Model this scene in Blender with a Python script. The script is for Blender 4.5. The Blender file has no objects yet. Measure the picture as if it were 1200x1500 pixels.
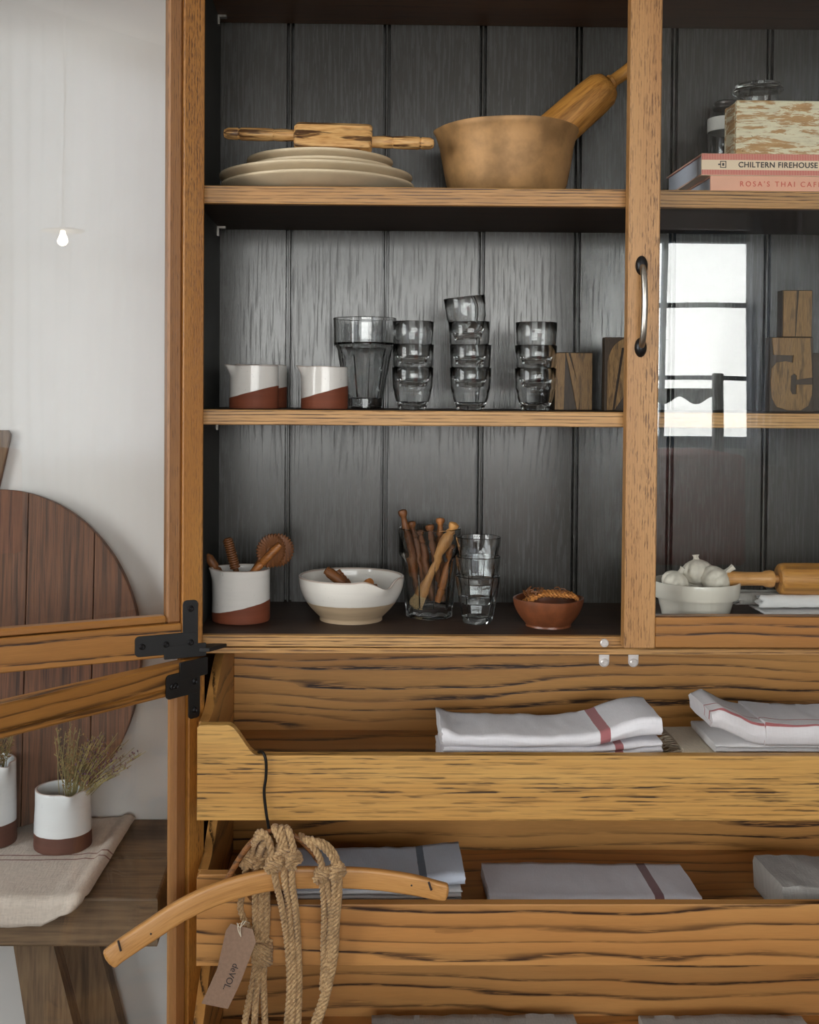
import bpy, bmesh, math, random
from math import sin, cos, tan, pi, radians, sqrt, atan2
from mathutils import Vector, Matrix, noise
random.seed(7)
SC = bpy.context.scene
COL = SC.collection

# ------------------------------------------------------------------ camera
F, YAW, PITCH, ROLL = 1750.0, radians(1.0), radians(1.2), radians(0.4)
PPX, PPY = 550.55, 608.66
CAM = Vector((-.08, -1.75, 1.378))
ROT = Matrix.Rotation(-YAW, 3, 'Z') @ Matrix.Rotation(pi/2-PITCH, 3, 'X') @ Matrix.Rotation(ROLL, 3, 'Z')
cd = bpy.data.cameras.new('camera')
cam = bpy.data.objects.new('camera', cd); COL.objects.link(cam)
cam.matrix_world = Matrix.Translation(CAM) @ ROT.to_4x4()
cd.sensor_fit = 'AUTO'; cd.sensor_width = 36.0; cd.lens = F/1500*36
cd.shift_x = (600-PPX)/1500; cd.shift_y = -(750-PPY)/1500
cd.clip_start = .05; cd.clip_end = 200
SC.camera = cam

def W(px, py, Y):
    """point of the plane at depth Y that lies along a sight line (used once, for measuring)"""
    d = ROT @ Vector(((px-PPX)/F, -(py-PPY)/F, -1))
    return CAM + d*((Y-CAM.y)/d.y)
def WZ(px, py, Z):
    d = ROT @ Vector(((px-PPX)/F, -(py-PPY)/F, -1))
    return CAM + d*((Z-CAM.z)/d.z)
def S(Y): return (Y+1.75)/F

# ------------------------------------------------------------------ world, daylight, exposure
world = bpy.data.worlds.new('overcast_sky'); SC.world = world
world.use_nodes = True
wn = world.node_tree; wn.nodes.clear()
wo = wn.nodes.new('ShaderNodeOutputWorld'); bg = wn.nodes.new('ShaderNodeBackground')
tc = wn.nodes.new('ShaderNodeTexCoord'); sx = wn.nodes.new('ShaderNodeSeparateXYZ'); rp = wn.nodes.new('ShaderNodeValToRGB')
mp = wn.nodes.new('ShaderNodeMapRange'); mp.inputs['From Min'].default_value = -1; mp.inputs['From Max'].default_value = 1
wn.links.new(tc.outputs['Generated'], sx.inputs[0]); wn.links.new(sx.outputs['Z'], mp.inputs['Value'])
wn.links.new(mp.outputs[0], rp.inputs[0]); wn.links.new(rp.outputs[0], bg.inputs['Color']); wn.links.new(bg.outputs[0], wo.inputs['Surface'])
rp.color_ramp.elements[0].position = .40; rp.color_ramp.elements[0].color = (.34, .33, .32, 1)
rp.color_ramp.elements[1].position = .50; rp.color_ramp.elements[1].color = (1.0, .985, .965, 1)
e = rp.color_ramp.elements.new(1.0); e.color = (.84, .91, 1.0, 1)
bg.inputs['Strength'].default_value = 12.0
def portal(name, loc, rot, sxx, syy):
    l = bpy.data.lights.new(name, 'AREA'); l.shape = 'RECTANGLE'; l.size = sxx; l.size_y = syy
    l.cycles.is_portal = True
    o = bpy.data.objects.new(name, l); COL.objects.link(o); o.location = loc; o.rotation_euler = rot
portal('daylight_window_front', (.46, -4.66, 1.66), (pi/2, 0, 0), 3.3, 1.3)
portal('daylight_window_added', (3.09, -4.66, 2.18), (pi/2, 0, 0), 1.5, 2.5)  # guides daylight through the added tall window
portal('daylight_window_left', (-2.86, -2.0, 1.78), (0, -pi/2, 0), 1.9, 1.9)
vs = SC.view_settings
vs.view_transform = 'Standard'; vs.look = 'None'; vs.gamma = 1.0; vs.use_curve_mapping = False
vs.exposure = 0.06
cy = SC.cycles
cy.max_bounces = 14; cy.diffuse_bounces = 5; cy.glossy_bounces = 6; cy.transmission_bounces = 14; cy.transparent_max_bounces = 24
cy.use_denoising = True
cy.sample_clamp_indirect = 6.0

# ------------------------------------------------------------------ material helpers
class NT:
    def __init__(s, name):
        s.m = bpy.data.materials.new(name); s.m.use_nodes = True
        s.t = s.m.node_tree; s.t.nodes.clear()
        s.out = s.t.nodes.new('ShaderNodeOutputMaterial')
    def n(s, typ, ins=None, **kw):
        nd = s.t.nodes.new('ShaderNode'+typ)
        for k, v in kw.items(): setattr(nd, k, v)
        for k, v in (ins or {}).items():
            if hasattr(v, 'is_output'): s.t.links.new(v, nd.inputs[k])
            else: nd.inputs[k].default_value = v
        return nd
    def math(s, op, a, b=0.0, c=0.0, clamp=False):
        nd = s.n('Math', operation=op, use_clamp=clamp)
        for i, v in enumerate((a, b, c)):
            if hasattr(v, 'is_output'): s.t.links.new(v, nd.inputs[i])
            else: nd.inputs[i].default_value = v
        return nd.outputs[0]
    def attr(s, name): return s.n('Attribute', attribute_name=name).outputs
    def scale(s, vec, xyz, off=(0, 0, 0)):
        return s.n('Mapping', {'Vector': vec, 'Scale': xyz, 'Location': off}).outputs[0]
    def noise(s, vec, sc=1.0, det=3.0, rough=.5, dist=0.0):
        return s.n('TexNoise', {'Vector': vec, 'Scale': sc, 'Detail': det, 'Roughness': rough, 'Distortion': dist}).outputs[0]
    def ramp(s, v, a, b, lo=0.0, hi=1.0, smooth=True):
        nd = s.n('MapRange', {'Value': v, 'From Min': a, 'From Max': b, 'To Min': lo, 'To Max': hi})
        nd.interpolation_type = 'SMOOTHSTEP' if smooth else 'LINEAR'
        return nd.outputs[0]
    def mix(s, f, a, b, mode='MIX'):
        nd = s.n('Mix', data_type='RGBA', blend_type=mode, clamp_factor=True)
        for i, v in ((0, f), (6, a), (7, b)):
            if hasattr(v, 'is_output'): s.t.links.new(v, nd.inputs[i])
            else: nd.inputs[i].default_value = v if i == 0 else (tuple(v)+(1,) if len(v) == 3 else v)
        return nd.outputs[2]
    def bump(s, h, strength=.3, dist=.001):
        return s.n('Bump', {'Height': h, 'Strength': strength, 'Distance': dist}).outputs[0]
    def principled(s, **ins):
        p = s.n('BsdfPrincipled')
        for k, v in ins.items():
            k = k.replace('_', ' ')
            if hasattr(v, 'is_output'): s.t.links.new(v, p.inputs[k])
            elif isinstance(v, tuple) and len(v) == 3 and 'Radius' not in k: p.inputs[k].default_value = v+(1,)
            else: p.inputs[k].default_value = v
        s.t.links.new(p.outputs[0], s.out.inputs[0])
        return p

def srgb(r, g, b):
    f = lambda c: (c/255/12.92) if c/255 <= .04045 else ((c/255+.055)/1.055)**2.4
    return (f(r), f(g), f(b))

def oak(name, c1, c2, cd_, lmin=.35, ring=150., warp=.6, pore=(22., 190.), thr=(.5, .62), bandw=.5, amount=.8, rough=.42, wscale=(1.6, 5.), cover=.35):
    t = NT(name)
    g = t.attr('grain')[1]
    sp = t.n('SeparateXYZ', {0: g}).outputs
    wv = t.noise(t.scale(g, (wscale[0], wscale[1], wscale[1])), 1.0, 2.0, .45)
    wv = t.math('SUBTRACT', wv, .5)
    ph = t.math('MULTIPLY', sp[1], ring)
    ph = t.math('ADD', ph, t.math('MULTIPLY', sp[2], ring*.35))
    ph = t.math('ADD', ph, t.math('MULTIPLY', wv, warp*10))
    w2 = t.noise(t.scale(g, (.8, 26, 26)), 1.0, 2.0, .5)
    ph = t.math('ADD', ph, t.math('MULTIPLY', w2, 1.8))
    w3 = t.noise(t.scale(g, (9, 60, 60)), 1.0, 2.0, .5)
    ph = t.math('ADD', ph, t.math('MULTIPLY', w3, .35))
    fr = t.math('FRACT', ph)
    band = t.math('MULTIPLY', t.ramp(fr, 0, .10), t.ramp(fr, .10, .10+bandw, 1, 0))
    pr = t.noise(t.scale(g, (pore[0], pore[1], pore[1])), 1.0, 2.5, .6)
    pr = t.ramp(pr, thr[0], thr[1])
    fine = t.noise(t.scale(g, (40, 900, 900)), 1.0, 1.0, .5)
    dk = t.math('MULTIPLY', pr, t.math('ADD', t.math('MULTIPLY', band, 1-cover), cover))
    lm = t.ramp(t.noise(t.scale(g, (1.1, 34, 34)), 1.0, 2.0, .5), .36, .62, lmin, 1.0)
    dk = t.math('MULTIPLY', dk, lm)
    dk = t.math('ADD', dk, t.math('MULTIPLY', t.ramp(fr, .0, .9, .30, 0), lm))
    dk = t.math('ADD', dk, t.math('MULTIPLY', t.math('SUBTRACT', fine, .5), .22))
    tone = t.noise(t.scale(g, (1.7, 14, 14)), 1.0, 3.0, .55)
    col = t.mix(t.ramp(tone, .3, .7), c1, c2)
    col = t.mix(t.math('MULTIPLY', dk, amount, clamp=True), col, cd_)
    t.principled(Base_Color=col, Roughness=rough, Normal=t.bump(t.math('SUBTRACT', 1.0, dk), .25, .0006), Specular_IOR_Level=.45)
    return t.m

G1, G2, GD = srgb(190, 135, 72), srgb(208, 158, 92), srgb(58, 36, 18)
M = {}  # oak copies: one wood, the light on each part tinted into its tones
M['oak_dash'] = oak('oak_dash', srgb(198, 146, 76), srgb(214, 168, 96), srgb(62, 42, 22), ring=150, warp=.16, pore=(15, 300), thr=(.51, .59), bandw=.55, amount=.92, cover=.40)
M['oak_bold'] = oak('oak_bold', srgb(192, 134, 74), srgb(204, 150, 88), srgb(58, 34, 18), lmin=.5, ring=42, warp=.50, pore=(26, 420), thr=(.30, .50), bandw=.22, amount=.9, wscale=(1.5, 2.2), cover=.04)
M['oak_ring'] = oak('oak_ring', srgb(186, 130, 68), srgb(202, 148, 82), srgb(52, 30, 14), lmin=.35, ring=48, warp=.75, pore=(24, 420), thr=(.34, .52), bandw=.32, amount=.88, wscale=(1.2, 2.6), cover=.10)
M['oak_stile'] = oak('oak_stile', srgb(180, 130, 78), srgb(194, 146, 92), srgb(92, 58, 30), ring=260, warp=.10, pore=(60, 480), thr=(.52, .62), bandw=.6, amount=.75, cover=.6)
M['oak_red'] = oak('oak_red', srgb(164, 106, 42), srgb(178, 122, 54), srgb(78, 46, 18), ring=250, warp=.10, pore=(80, 560), thr=(.46, .60), bandw=.6, amount=.80, cover=.6)
M['oak_rail'] = oak('oak_rail', srgb(162, 108, 50), srgb(178, 124, 60), srgb(52, 28, 10), lmin=.7, ring=52, warp=.34, pore=(20, 400), thr=(.32, .5), bandw=.30, amount=.85, wscale=(1.4, 2.4), cover=.12)
M['oak_bead'] = oak('oak_bead', srgb(142, 96, 56), srgb(160, 112, 66), srgb(70, 44, 24), ring=300, warp=.1, pore=(40, 600), thr=(.5, .62), amount=.6)
M['oak_edge'] = oak('oak_edge', srgb(190, 140, 82), srgb(206, 160, 100), srgb(70, 42, 20), lmin=.6, ring=210, warp=.20, pore=(16, 600), thr=(.42, .55), bandw=.45, amount=.95, cover=.3)
M['shelf_dark'] = oak('shelf_dark', srgb(60, 42, 30), srgb(70, 50, 36), srgb(30, 20, 13), ring=110, warp=.3, amount=.7, rough=.55)
M['shelf_under'] = oak('shelf_under', srgb(92, 62, 40), srgb(104, 72, 46), srgb(48, 30, 18), ring=110, warp=.3, amount=.6, rough=.5)

def wood(name, c1, c2, cd_, sc=(6, 60, 60), dark=(.5, .7), rough=.5, amount=.8, bumpd=.0006):
    t = NT(name); g = t.attr('grain')[1]
    a = t.noise(t.scale(g, sc), 1.0, 4.0, .6, .6)
    b = t.noise(t.scale(g, (sc[0]*4, sc[1]*5, sc[2]*5)), 1.0, 2.0, .6)
    col = t.mix(t.ramp(b, .3, .7), c1, c2)
    d = t.ramp(a, dark[0], dark[1])
    d = t.math('ADD', d, t.math('MULTIPLY', t.ramp(b, .55, .75), .35))
    col = t.mix(t.math('MULTIPLY', d, amount, clamp=True), col, cd_)
    t.principled(Base_Color=col, Roughness=rough, Normal=t.bump(a, .3, bumpd))
    return t.m
M['olive_wood'] = wood('olive_wood', srgb(226, 182, 120), srgb(200, 146, 84), srgb(64, 34, 14), (9, 70, 70), (.51, .60), .45, .9)
M['pestle_wood'] = wood('pestle_wood', srgb(196, 140, 66), srgb(176, 118, 50), srgb(96, 58, 22), (5, 110, 110), (.45, .75), .5, .7)
M['pale_wood'] = wood('pale_wood', srgb(206, 152, 90), srgb(196, 140, 78), srgb(142, 92, 44), (8, 120, 120), (.5, .8), .4, .6)
M['dark_beech'] = wood('dark_beech', srgb(180, 116, 58), srgb(150, 92, 44), srgb(84, 44, 18), (8, 120, 120), (.5, .75), .42, .7)
M['old_brown'] = wood('old_brown', srgb(118, 76, 50), srgb(96, 62, 42), srgb(50, 31, 20), (3.2, 90, 30), (.42, .68), .6, .85)
M['bench_wood'] = wood('bench_wood', srgb(120, 96, 70), srgb(98, 76, 56), srgb(60, 46, 34), (3, 38, 38), (.45, .7), .62, .8)
M['type_wood'] = wood('type_wood', srgb(150, 116, 70), srgb(124, 92, 52), srgb(60, 44, 28), (20, 160, 160), (.5, .7), .55, .7)
M['type_dark'] = wood('type_dark', srgb(70, 54, 38), srgb(58, 46, 34), srgb(36, 28, 22), (20, 160, 160), (.5, .7), .55, .7)
M['hoop_wood'] = wood('hoop_wood', srgb(150, 98, 50), srgb(120, 74, 36), srgb(58, 34, 18), (20, 200, 200), (.48, .64), .6, .8)
M['tool_dark'] = wood('tool_dark', srgb(132, 82, 42), srgb(104, 62, 30), srgb(56, 28, 12), (12, 120, 120), (.5, .75), .5, .7)

def plain(name, col, rough=.5, metal=0., var=.0, vsc=30., bumps=0., bsc=200., spec=.5, **kw):
    t = NT(name)
    tcn = t.n('TexCoord').outputs['Object']
    c = col
    if var: 
        nz = t.noise(tcn, vsc, 4.0, .6)
        c = t.mix(t.ramp(nz, .3, .7), tuple(x*(1-var) for x in col), tuple(min(1, x*(1+var)) for x in col))
    ins = dict(Base_Color=c, Roughness=rough, Metallic=metal, Specular_IOR_Level=spec)
    if bumps: ins['Normal'] = t.bump(t.noise(tcn, bsc, 3.0, .6), bumps, .001)
    t.principled(**ins, **kw)
    return t.m
M['black_iron'] = plain('black_iron', (.008, .008, .008), .5, .0, bumps=.15, bsc=500)
M['steel'] = plain('steel', (.5, .47, .42), .3, 1.0, .15, 60)
M['dark_steel'] = plain('dark_steel', (.03, .03, .032), .35, .8)
M['white_metal'] = plain('white_metal', (.62, .58, .56), .35, .3, .08, 80)
M['hook_wire'] = plain('hook_wire', (.02, .019, .018), .35, .6)
M['plaster'] = plain('plaster', (.70, .68, .67), .85, var=.03, vsc=2.2, bumps=.12, bsc=40)
M['room_white'] = plain('room_white', (.55, .54, .52), .8, var=.02, vsc=3)
M['ceiling_white'] = plain('ceiling_white', (.75, .73, .70), .9, var=.02, vsc=3)
M['frame_blue'] = plain('frame_blue', srgb(96, 118, 138), .5, var=.05)
M['frame_white'] = plain('frame_white', srgb(220, 220, 222), .5, var=.03)
M['plate_clay'] = plain('plate_clay', srgb(216, 198, 166), .5, var=.06, vsc=25, bumps=.1, bsc=120)
M['pan_bronze'] = plain('pan_bronze', srgb(170, 130, 84), .52, .25, var=.30, vsc=18, bumps=.25, bsc=60)
M['cream_glaze'] = plain('cream_glaze', srgb(224, 218, 206), .16, var=.02, vsc=30)
M['garlic_skin'] = plain('garlic_skin', srgb(226, 218, 204), .5, var=.10, vsc=90, bumps=.5, bsc=110)
M['terra_bowl'] = plain('terra_bowl', srgb(116, 66, 40), .34, var=.2, vsc=60, bumps=.2, bsc=120)
M['paper_pages'] = plain('paper_pages', srgb(196, 204, 220), .8, var=.05, vsc=400)  # bluish reflected light is put into the page colour
M['book_pink'] = plain('book_pink', srgb(232, 176, 150), .6, var=.03)
M['ink_red'] = plain('ink_red', srgb(206, 84, 66), .6)
M['ink_dark'] = plain('ink_dark', srgb(60, 50, 48), .6)
M['tag_kraft'] = plain('tag_kraft', srgb(146, 118, 98), .85, var=.08, vsc=200, bumps=.15, bsc=800)
M['string_white'] = plain('string_white', srgb(220, 208, 186), .8)
M['bristle'] = plain('bristle', srgb(206, 178, 130), .8, var=.2, vsc=400)
M['metal_dark_lid'] = plain('metal_dark_lid', srgb(84, 80, 78), .4, .5)
M['label_paper'] = plain('label_paper', srgb(206, 204, 198), .8)
M['bulb_glow'] = None
def emis(name, col, s):
    t = NT(name); em = t.n('Emission', {'Color': tuple(col)+(1,), 'Strength': s}); t.t.links.new(em.outputs[0], t.out.inputs[0]); return t.m
M['bulb_glow'] = emis('bulb_glow', (1, .86, .66), 45)
M['rose_cloth'] = plain('rose_cloth', srgb(196, 110, 104), .9, var=.1, vsc=30, bumps=.2, bsc=80)
M['rose_paint'] = plain('rose_paint', srgb(214, 128, 104), .6, var=.1, vsc=8)
M['chair_black'] = plain('chair_black', (.014, .013, .013), .45)
M['dark_boards'] = plain('dark_boards', srgb(104, 84, 68), .6, var=.2, vsc=6)
M['leaf_green'] = plain('leaf_green', srgb(120, 140, 100), .55, var=.2, vsc=30)
M['pot_terra'] = plain('pot_terra', srgb(176, 110, 80), .7, var=.1)

# painted back boards: dark grey-green paint with the oak pores showing through, a satin sheen
def painted():
    t = NT('painted_oak'); g = t.attr('grain')[1]
    pr = t.noise(t.scale(g, (16, 380, 380)), 1.0, 3.0, .6, .3)
    wv = t.math('SUBTRACT', t.noise(t.scale(g, (1.6, 9, 9)), 1.0, 2.0, .5), .5)
    sp = t.n('SeparateXYZ', {0: g}).outputs
    fr = t.math('FRACT', t.math('ADD', t.math('MULTIPLY', sp[1], 120), t.math('MULTIPLY', wv, 9)))
    band = t.math('MULTIPLY', t.ramp(fr, 0, .15), t.ramp(fr, .15, .7, 1, 0))
    line = t.math('MULTIPLY', t.ramp(pr, .46, .58), t.math('ADD', .30, t.math('MULTIPLY', band, .70)))
    col = t.mix(t.math('MULTIPLY', line, .60), srgb(59, 57, 52), srgb(28, 26, 24))
    big = t.noise(t.scale(g, (2, 5, 5)), 1.0, 2.0, .5)
    rg = t.math('ADD', t.math('ADD', .18, t.math('MULTIPLY', big, .10)), t.math('MULTIPLY', line, .16))
    t.principled(Base_Color=col, Roughness=rg, Specular_IOR_Level=.62, Normal=t.bump(t.math('SUBTRACT', 1.0, line), .2, .00010))
    return t.m
M['painted_oak'] = painted()
M['painted_side'] = plain('painted_side', srgb(52, 52, 49), .6, var=.1, vsc=30, spec=.25)
M['painted_bead'] = plain('painted_bead', srgb(52, 51, 50), .4)

def two_tone(name, top, bottom, rt=.14, rb=.7):
    t = NT(name); a = t.attr('glaze')[2]
    o = t.n('TexCoord').outputs['Object']
    nz = t.noise(o, 55, 2.0, .5)
    a2 = t.math('ADD', a, t.math('MULTIPLY', t.math('SUBTRACT', nz, .5), .0018))
    f = t.ramp(a2, -.0006, .0006)
    rim = t.attr('rim')[2]
    sp = t.noise(o, 220, 3.0, .7)
    tcol = t.mix(t.ramp(sp, .66, .74), top, tuple(c*.6 for c in top))
    nz2 = t.noise(t.scale(o, (8, 8, 120)), 1.0, 3.0, .6)
    tcol = t.mix(t.math('MULTIPLY', t.ramp(nz2, .45, .8), .25), tcol, tuple(c*.8 for c in top))
    tcol = t.mix(t.math('MULTIPLY', t.ramp(rim, .3, 1.), .6), tcol, srgb(150, 110, 84))
    bcol = t.mix(t.ramp(nz2, .3, .7), bottom, tuple(c*.82 for c in bottom))
    col = t.mix(f, bcol, tcol)
    t.principled(Base_Color=col, Roughness=t.math('ADD', rb, t.math('MULTIPLY', f, rt-rb)), Normal=t.bump(t.math('ADD', t.math('MULTIPLY', f, 1.0), t.math('MULTIPLY', nz2, .8)), .3, .0008))
    return t.m
M['jug_glaze'] = two_tone('jug_glaze', srgb(226, 222, 216), srgb(126, 64, 38))
M['bowl_glaze'] = two_tone('bowl_glaze', srgb(226, 222, 214), srgb(186, 162, 132), .14, .5)
M['vase_glaze'] = two_tone('vase_glaze', srgb(222, 224, 226), srgb(96, 58, 46))

def glass(name, col, rough=.0):
    t = NT(name); g = t.n('BsdfGlass', {'Color': tuple(col)+(1,), 'Roughness': rough, 'IOR': 1.46})
    t.t.links.new(g.outputs[0], t.out.inputs[0]); return t.m
M['glass_clear'] = glass('glass_clear', (.985, .99, .99))
M['glass_smoke'] = glass('glass_smoke', (.985, .99, .99))
def pane_glass():
    t = NT('pane_glass')
    o = t.n('TexCoord').outputs['Object']
    b = t.bump(t.noise(t.scale(o, (1, 1, .6)), 3.2, 1.0, .4), .16, .006)
    ior = t.ramp(t.n('NewGeometry').outputs['Backfacing'], 0, 1, 1.5, 1/1.5, False)   # the far face of a thin pane reflects like the near one
    fr = t.n('Fresnel', {'IOR': ior, 'Normal': b}).outputs[0]
    tr = t.n('BsdfTransparent', {'Color': (.985, .995, .99, 1)})
    gl = t.n('BsdfGlossy', {'Color': (1, 1, 1, 1), 'Roughness': .0, 'Normal': b})
    mx = t.n('MixShader', {0: fr, 1: tr.outputs[0], 2: gl.outputs[0]})
    t.t.links.new(mx.outputs[0], t.out.inputs[0]); return t.m
M['pane_glass'] = pane_glass()
def sheer():
    t = NT('sheer_curtain')
    o = t.n('TexCoord').outputs['Object']
    tl = t.n('BsdfTranslucent', {'Color': (.34, .36, .40, 1)}); df = t.n('BsdfDiffuse', {'Color': (.6, .6, .6, 1)})
    mx = t.n('MixShader', {0: .4, 1: tl.outputs[0], 2: df.outputs[0]})
    t.t.links.new(mx.outputs[0], t.out.inputs[0]); return t.m
M['sheer_curtain'] = sheer()

def cloth(name, base, stripes=(), weave=900., coarse=.0, rough=.9):
    """stripes: (axis, start, end, colour) in metres along the cloth's own u (length) or v (round the fold)"""
    t = NT(name); g = t.attr('cloth')[1]
    sp = t.n('SeparateXYZ', {0: g}).outputs
    n1 = t.noise(t.scale(g, (60, weave, 1)), 1.0, 2.0, .6)
    n2 = t.noise(t.scale(g, (weave, 60, 1)), 1.0, 2.0, .6)
    wv = t.math('ADD', n1, n2)
    col = t.mix(t.math('MULTIPLY', t.ramp(wv, .8, 1.25), .25+coarse), base, tuple(c*.76 for c in base))
    big = t.noise(t.scale(g, (9, 9, 1)), 1.0, 3.0, .6)
    col = t.mix(t.math('MULTIPLY', t.ramp(big, .4, .8), .18), col, tuple(c*.8 for c in base))
    for ax, a, b, c in stripes:
        x = sp[0 if ax == 'u' else 1]
        x = t.math('ADD', x, t.math('MULTIPLY', t.math('SUBTRACT', n2 if ax == 'u' else n1, .5), .0015))
        f = t.math('MULTIPLY', t.ramp(x, a-.0005, a+.0005), t.ramp(x, b-.0005, b+.0005, 1, 0))
        col = t.mix(t.math('MULTIPLY', f, .85), col, c)
    t.principled(Base_Color=col, Roughness=rough, Sheen_Weight=.15, Specular_IOR_Level=.1, Normal=t.bump(wv, .35+coarse, .0012))
    return t.m
RED, BLU, MAR = srgb(160, 56, 58), srgb(62, 80, 100), srgb(110, 44, 44)
M['towel_red'] = cloth('towel_red', srgb(240, 238, 242), [('u', .232, .247, RED)])
M['towel_red_low'] = cloth('towel_red_low', srgb(240, 238, 242), [('u', .252, .264, RED)])
M['towel_line'] = cloth('towel_line', srgb(220, 216, 218), [('v', .031, .037, RED), ('v', .0615, .0645, RED)])
M['towel_white'] = cloth('towel_white', srgb(224, 222, 222))
M['towel_beige'] = cloth('towel_beige', srgb(206, 192, 168), weave=500, coarse=.3)
M['towel_blue'] = cloth('towel_blue', srgb(214, 222, 236), [('u', .186, .197, BLU)])
M['towel_maroon'] = cloth('towel_maroon', srgb(226, 224, 230), [('u', .242, .256, MAR)])
M['towel_grey'] = cloth('towel_grey', srgb(176, 172, 166), weave=420, coarse=.35)
M['runner'] = cloth('runner', srgb(208, 194, 182), [('v', .163, .167, MAR), ('v', .183, .187, MAR)], weave=300, coarse=.35)

def jute():
    t = NT('jute'); o = t.n('TexCoord').outputs['Object']
    a = t.noise(o, 260, 3.0, .7); b = t.noise(o, 40, 2.0, .5)
    col = t.mix(t.ramp(a, .3, .7), srgb(150, 116, 76), srgb(202, 168, 122))
    col = t.mix(t.math('MULTIPLY', t.ramp(b, .45, .7), .35), col, srgb(120, 92, 62))
    t.principled(Base_Color=col, Roughness=.85, Sheen_Weight=.2, Normal=t.bump(a, .35, .0006)); return t.m
M['jute'] = jute()
def twine():
    t = NT('twine'); o = t.n('TexCoord').outputs['Object']
    a = t.noise(o, 300, 3.0, .7)
    col = t.mix(t.ramp(a, .3, .7), srgb(150, 88, 34), srgb(206, 140, 70))
    t.principled(Base_Color=col, Roughness=.8); return t.m
M['twine'] = twine()
def distressed():
    t = NT('peeling_paint'); g = t.attr('grain')[1]; 
    a = t.noise(t.scale(g, (9, 60, 60)), 1.0, 6.0, .72, .8)
    b = t.noise(t.scale(g, (30, 200, 200)), 1.0, 4.0, .7)
    v = t.math('ADD', t.math('MULTIPLY', a, .7), t.math('MULTIPLY', b, .3))
    wd = t.mix(t.ramp(b, .3, .7), srgb(196, 158, 110), srgb(172, 132, 88))
    pt = t.mix(t.ramp(b, .4, .7), srgb(226, 218, 190), srgb(206, 198, 172))
    col = t.mix(t.ramp(v, .49, .53), pt, wd)
    sp = t.ramp(t.noise(t.scale(g, (90, 140, 140)), 1.0, 2.0, .5), .70, .74)
    col = t.mix(sp, col, srgb(96, 74, 50))
    t.principled(Base_Color=col, Roughness=.75, Normal=t.bump(v, .3, .002)); return t.m
M['peeling_paint'] = distressed()
def spine_stripe():
    t = NT('book_cream'); o = t.n('TexCoord').outputs['Object']
    sp = t.n('SeparateXYZ', {0: o}).outputs
    z = sp[2]
    edge = t.math('MAXIMUM', t.ramp(z, .0225, .0230), t.ramp(z, .0100-.0015, .0095-.0015))
    ticks = t.ramp(t.math('FRACT', t.math('MULTIPLY', sp[0], 420)), .42, .5)
    edge_lim = t.math('MULTIPLY', edge, t.math('MULTIPLY', t.ramp(z, .0005, .001), t.ramp(z, .0322, .0318)))
    col = t.mix(t.math('MULTIPLY', edge_lim, t.math('ADD', .45, t.math('MULTIPLY', ticks, .5))), srgb(236, 214, 186), srgb(196, 64, 66))
    t.principled(Base_Color=col, Roughness=.6); return t.m
M['book_cream'] = spine_stripe()
def floor_mat():
    t = NT('floor_boards'); o = t.n('TexCoord').outputs['Object']
    a = t.noise(t.scale(o, (14, 1.2, 1)), 1.0, 4.0, .6)
    col = t.mix(t.ramp(a, .3, .7), srgb(120, 96, 74), srgb(92, 72, 54))
    t.principled(Base_Color=col, Roughness=.55); return t.m
M['floor_boards'] = floor_mat()

# ------------------------------------------------------------------ mesh helpers
def link(o, parent=None):
    COL.objects.link(o)
    if parent is not None: o.parent = parent
    return o
def tag(o, label, cat, group=None, kind=None):
    o['label'] = label; o['category'] = cat
    if group: o['group'] = group
    if kind: o['kind'] = kind
    return o
def thing(name, label, cat, loc=(0, 0, 0), rz=0.0, group=None):
    o = bpy.data.objects.new(name, None); link(o)
    o.location = loc; o.rotation_euler = (0, 0, rz); o.empty_display_size = .02
    return tag(o, label, cat, group)
def part_empty(name, parent, loc=(0, 0, 0), rot=(0, 0, 0)):
    o = bpy.data.objects.new(name, None); link(o, parent); o.location = loc; o.rotation_euler = rot; return o
def make(name, verts, faces, mat, parent=None, loc=(0, 0, 0), smooth=None, grain=None, attrs=None, rot=(0, 0, 0), off=None):
    me = bpy.data.meshes.new(name)
    me.from_pydata([tuple(v) for v in verts], [], faces); me.update()
    if smooth is not None:
        me.shade_smooth(); me.set_sharp_from_angle(angle=radians(smooth))
    if grain: add_grain(me, grain, off)
    for k, vals in (attrs or {}).items():
        if isinstance(vals[0], float):
            at = me.attributes.new(k, 'FLOAT', 'POINT'); at.data.foreach_set('value', vals)
        else:
            at = me.attributes.new(k, 'FLOAT_VECTOR', 'POINT'); at.data.foreach_set('vector', [c for v in vals for c in v])
    me.materials.append(mat if not isinstance(mat, str) else M[mat])
    o = bpy.data.objects.new(name, me); link(o, parent); o.location = loc; o.rotation_euler = rot
    return o
def add_grain(me, axis, off=None):
    off = off or (random.uniform(-5, 5), random.uniform(-5, 5), random.uniform(-5, 5))
    vals = []
    for v in me.vertices:
        x, y, z = v.co
        u = {'x': (x, z, y), 'z': (z, x, y), 'y': (y, x, z)}[axis]
        vals += [u[0]+off[0], u[1]+off[1], u[2]+off[2]]
    at = me.attributes.new('grain', 'FLOAT_VECTOR', 'POINT'); at.data.foreach_set('vector', vals)
def from_bm(name, bm, mat, parent=None, loc=(0, 0, 0), smooth=None, grain=None, rot=(0, 0, 0), off=None):
    bmesh.ops.recalc_face_normals(bm, faces=bm.faces[:])
    me = bpy.data.meshes.new(name); bm.to_mesh(me); bm.free()
    if smooth is not None:
        me.shade_smooth(); me.set_sharp_from_angle(angle=radians(smooth))
    if grain: add_grain(me, grain, off)
    me.materials.append(mat if not isinstance(mat, str) else M[mat])
    o = bpy.data.objects.new(name, me); link(o, parent); o.location = loc; o.rotation_euler = rot
    return o
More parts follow.
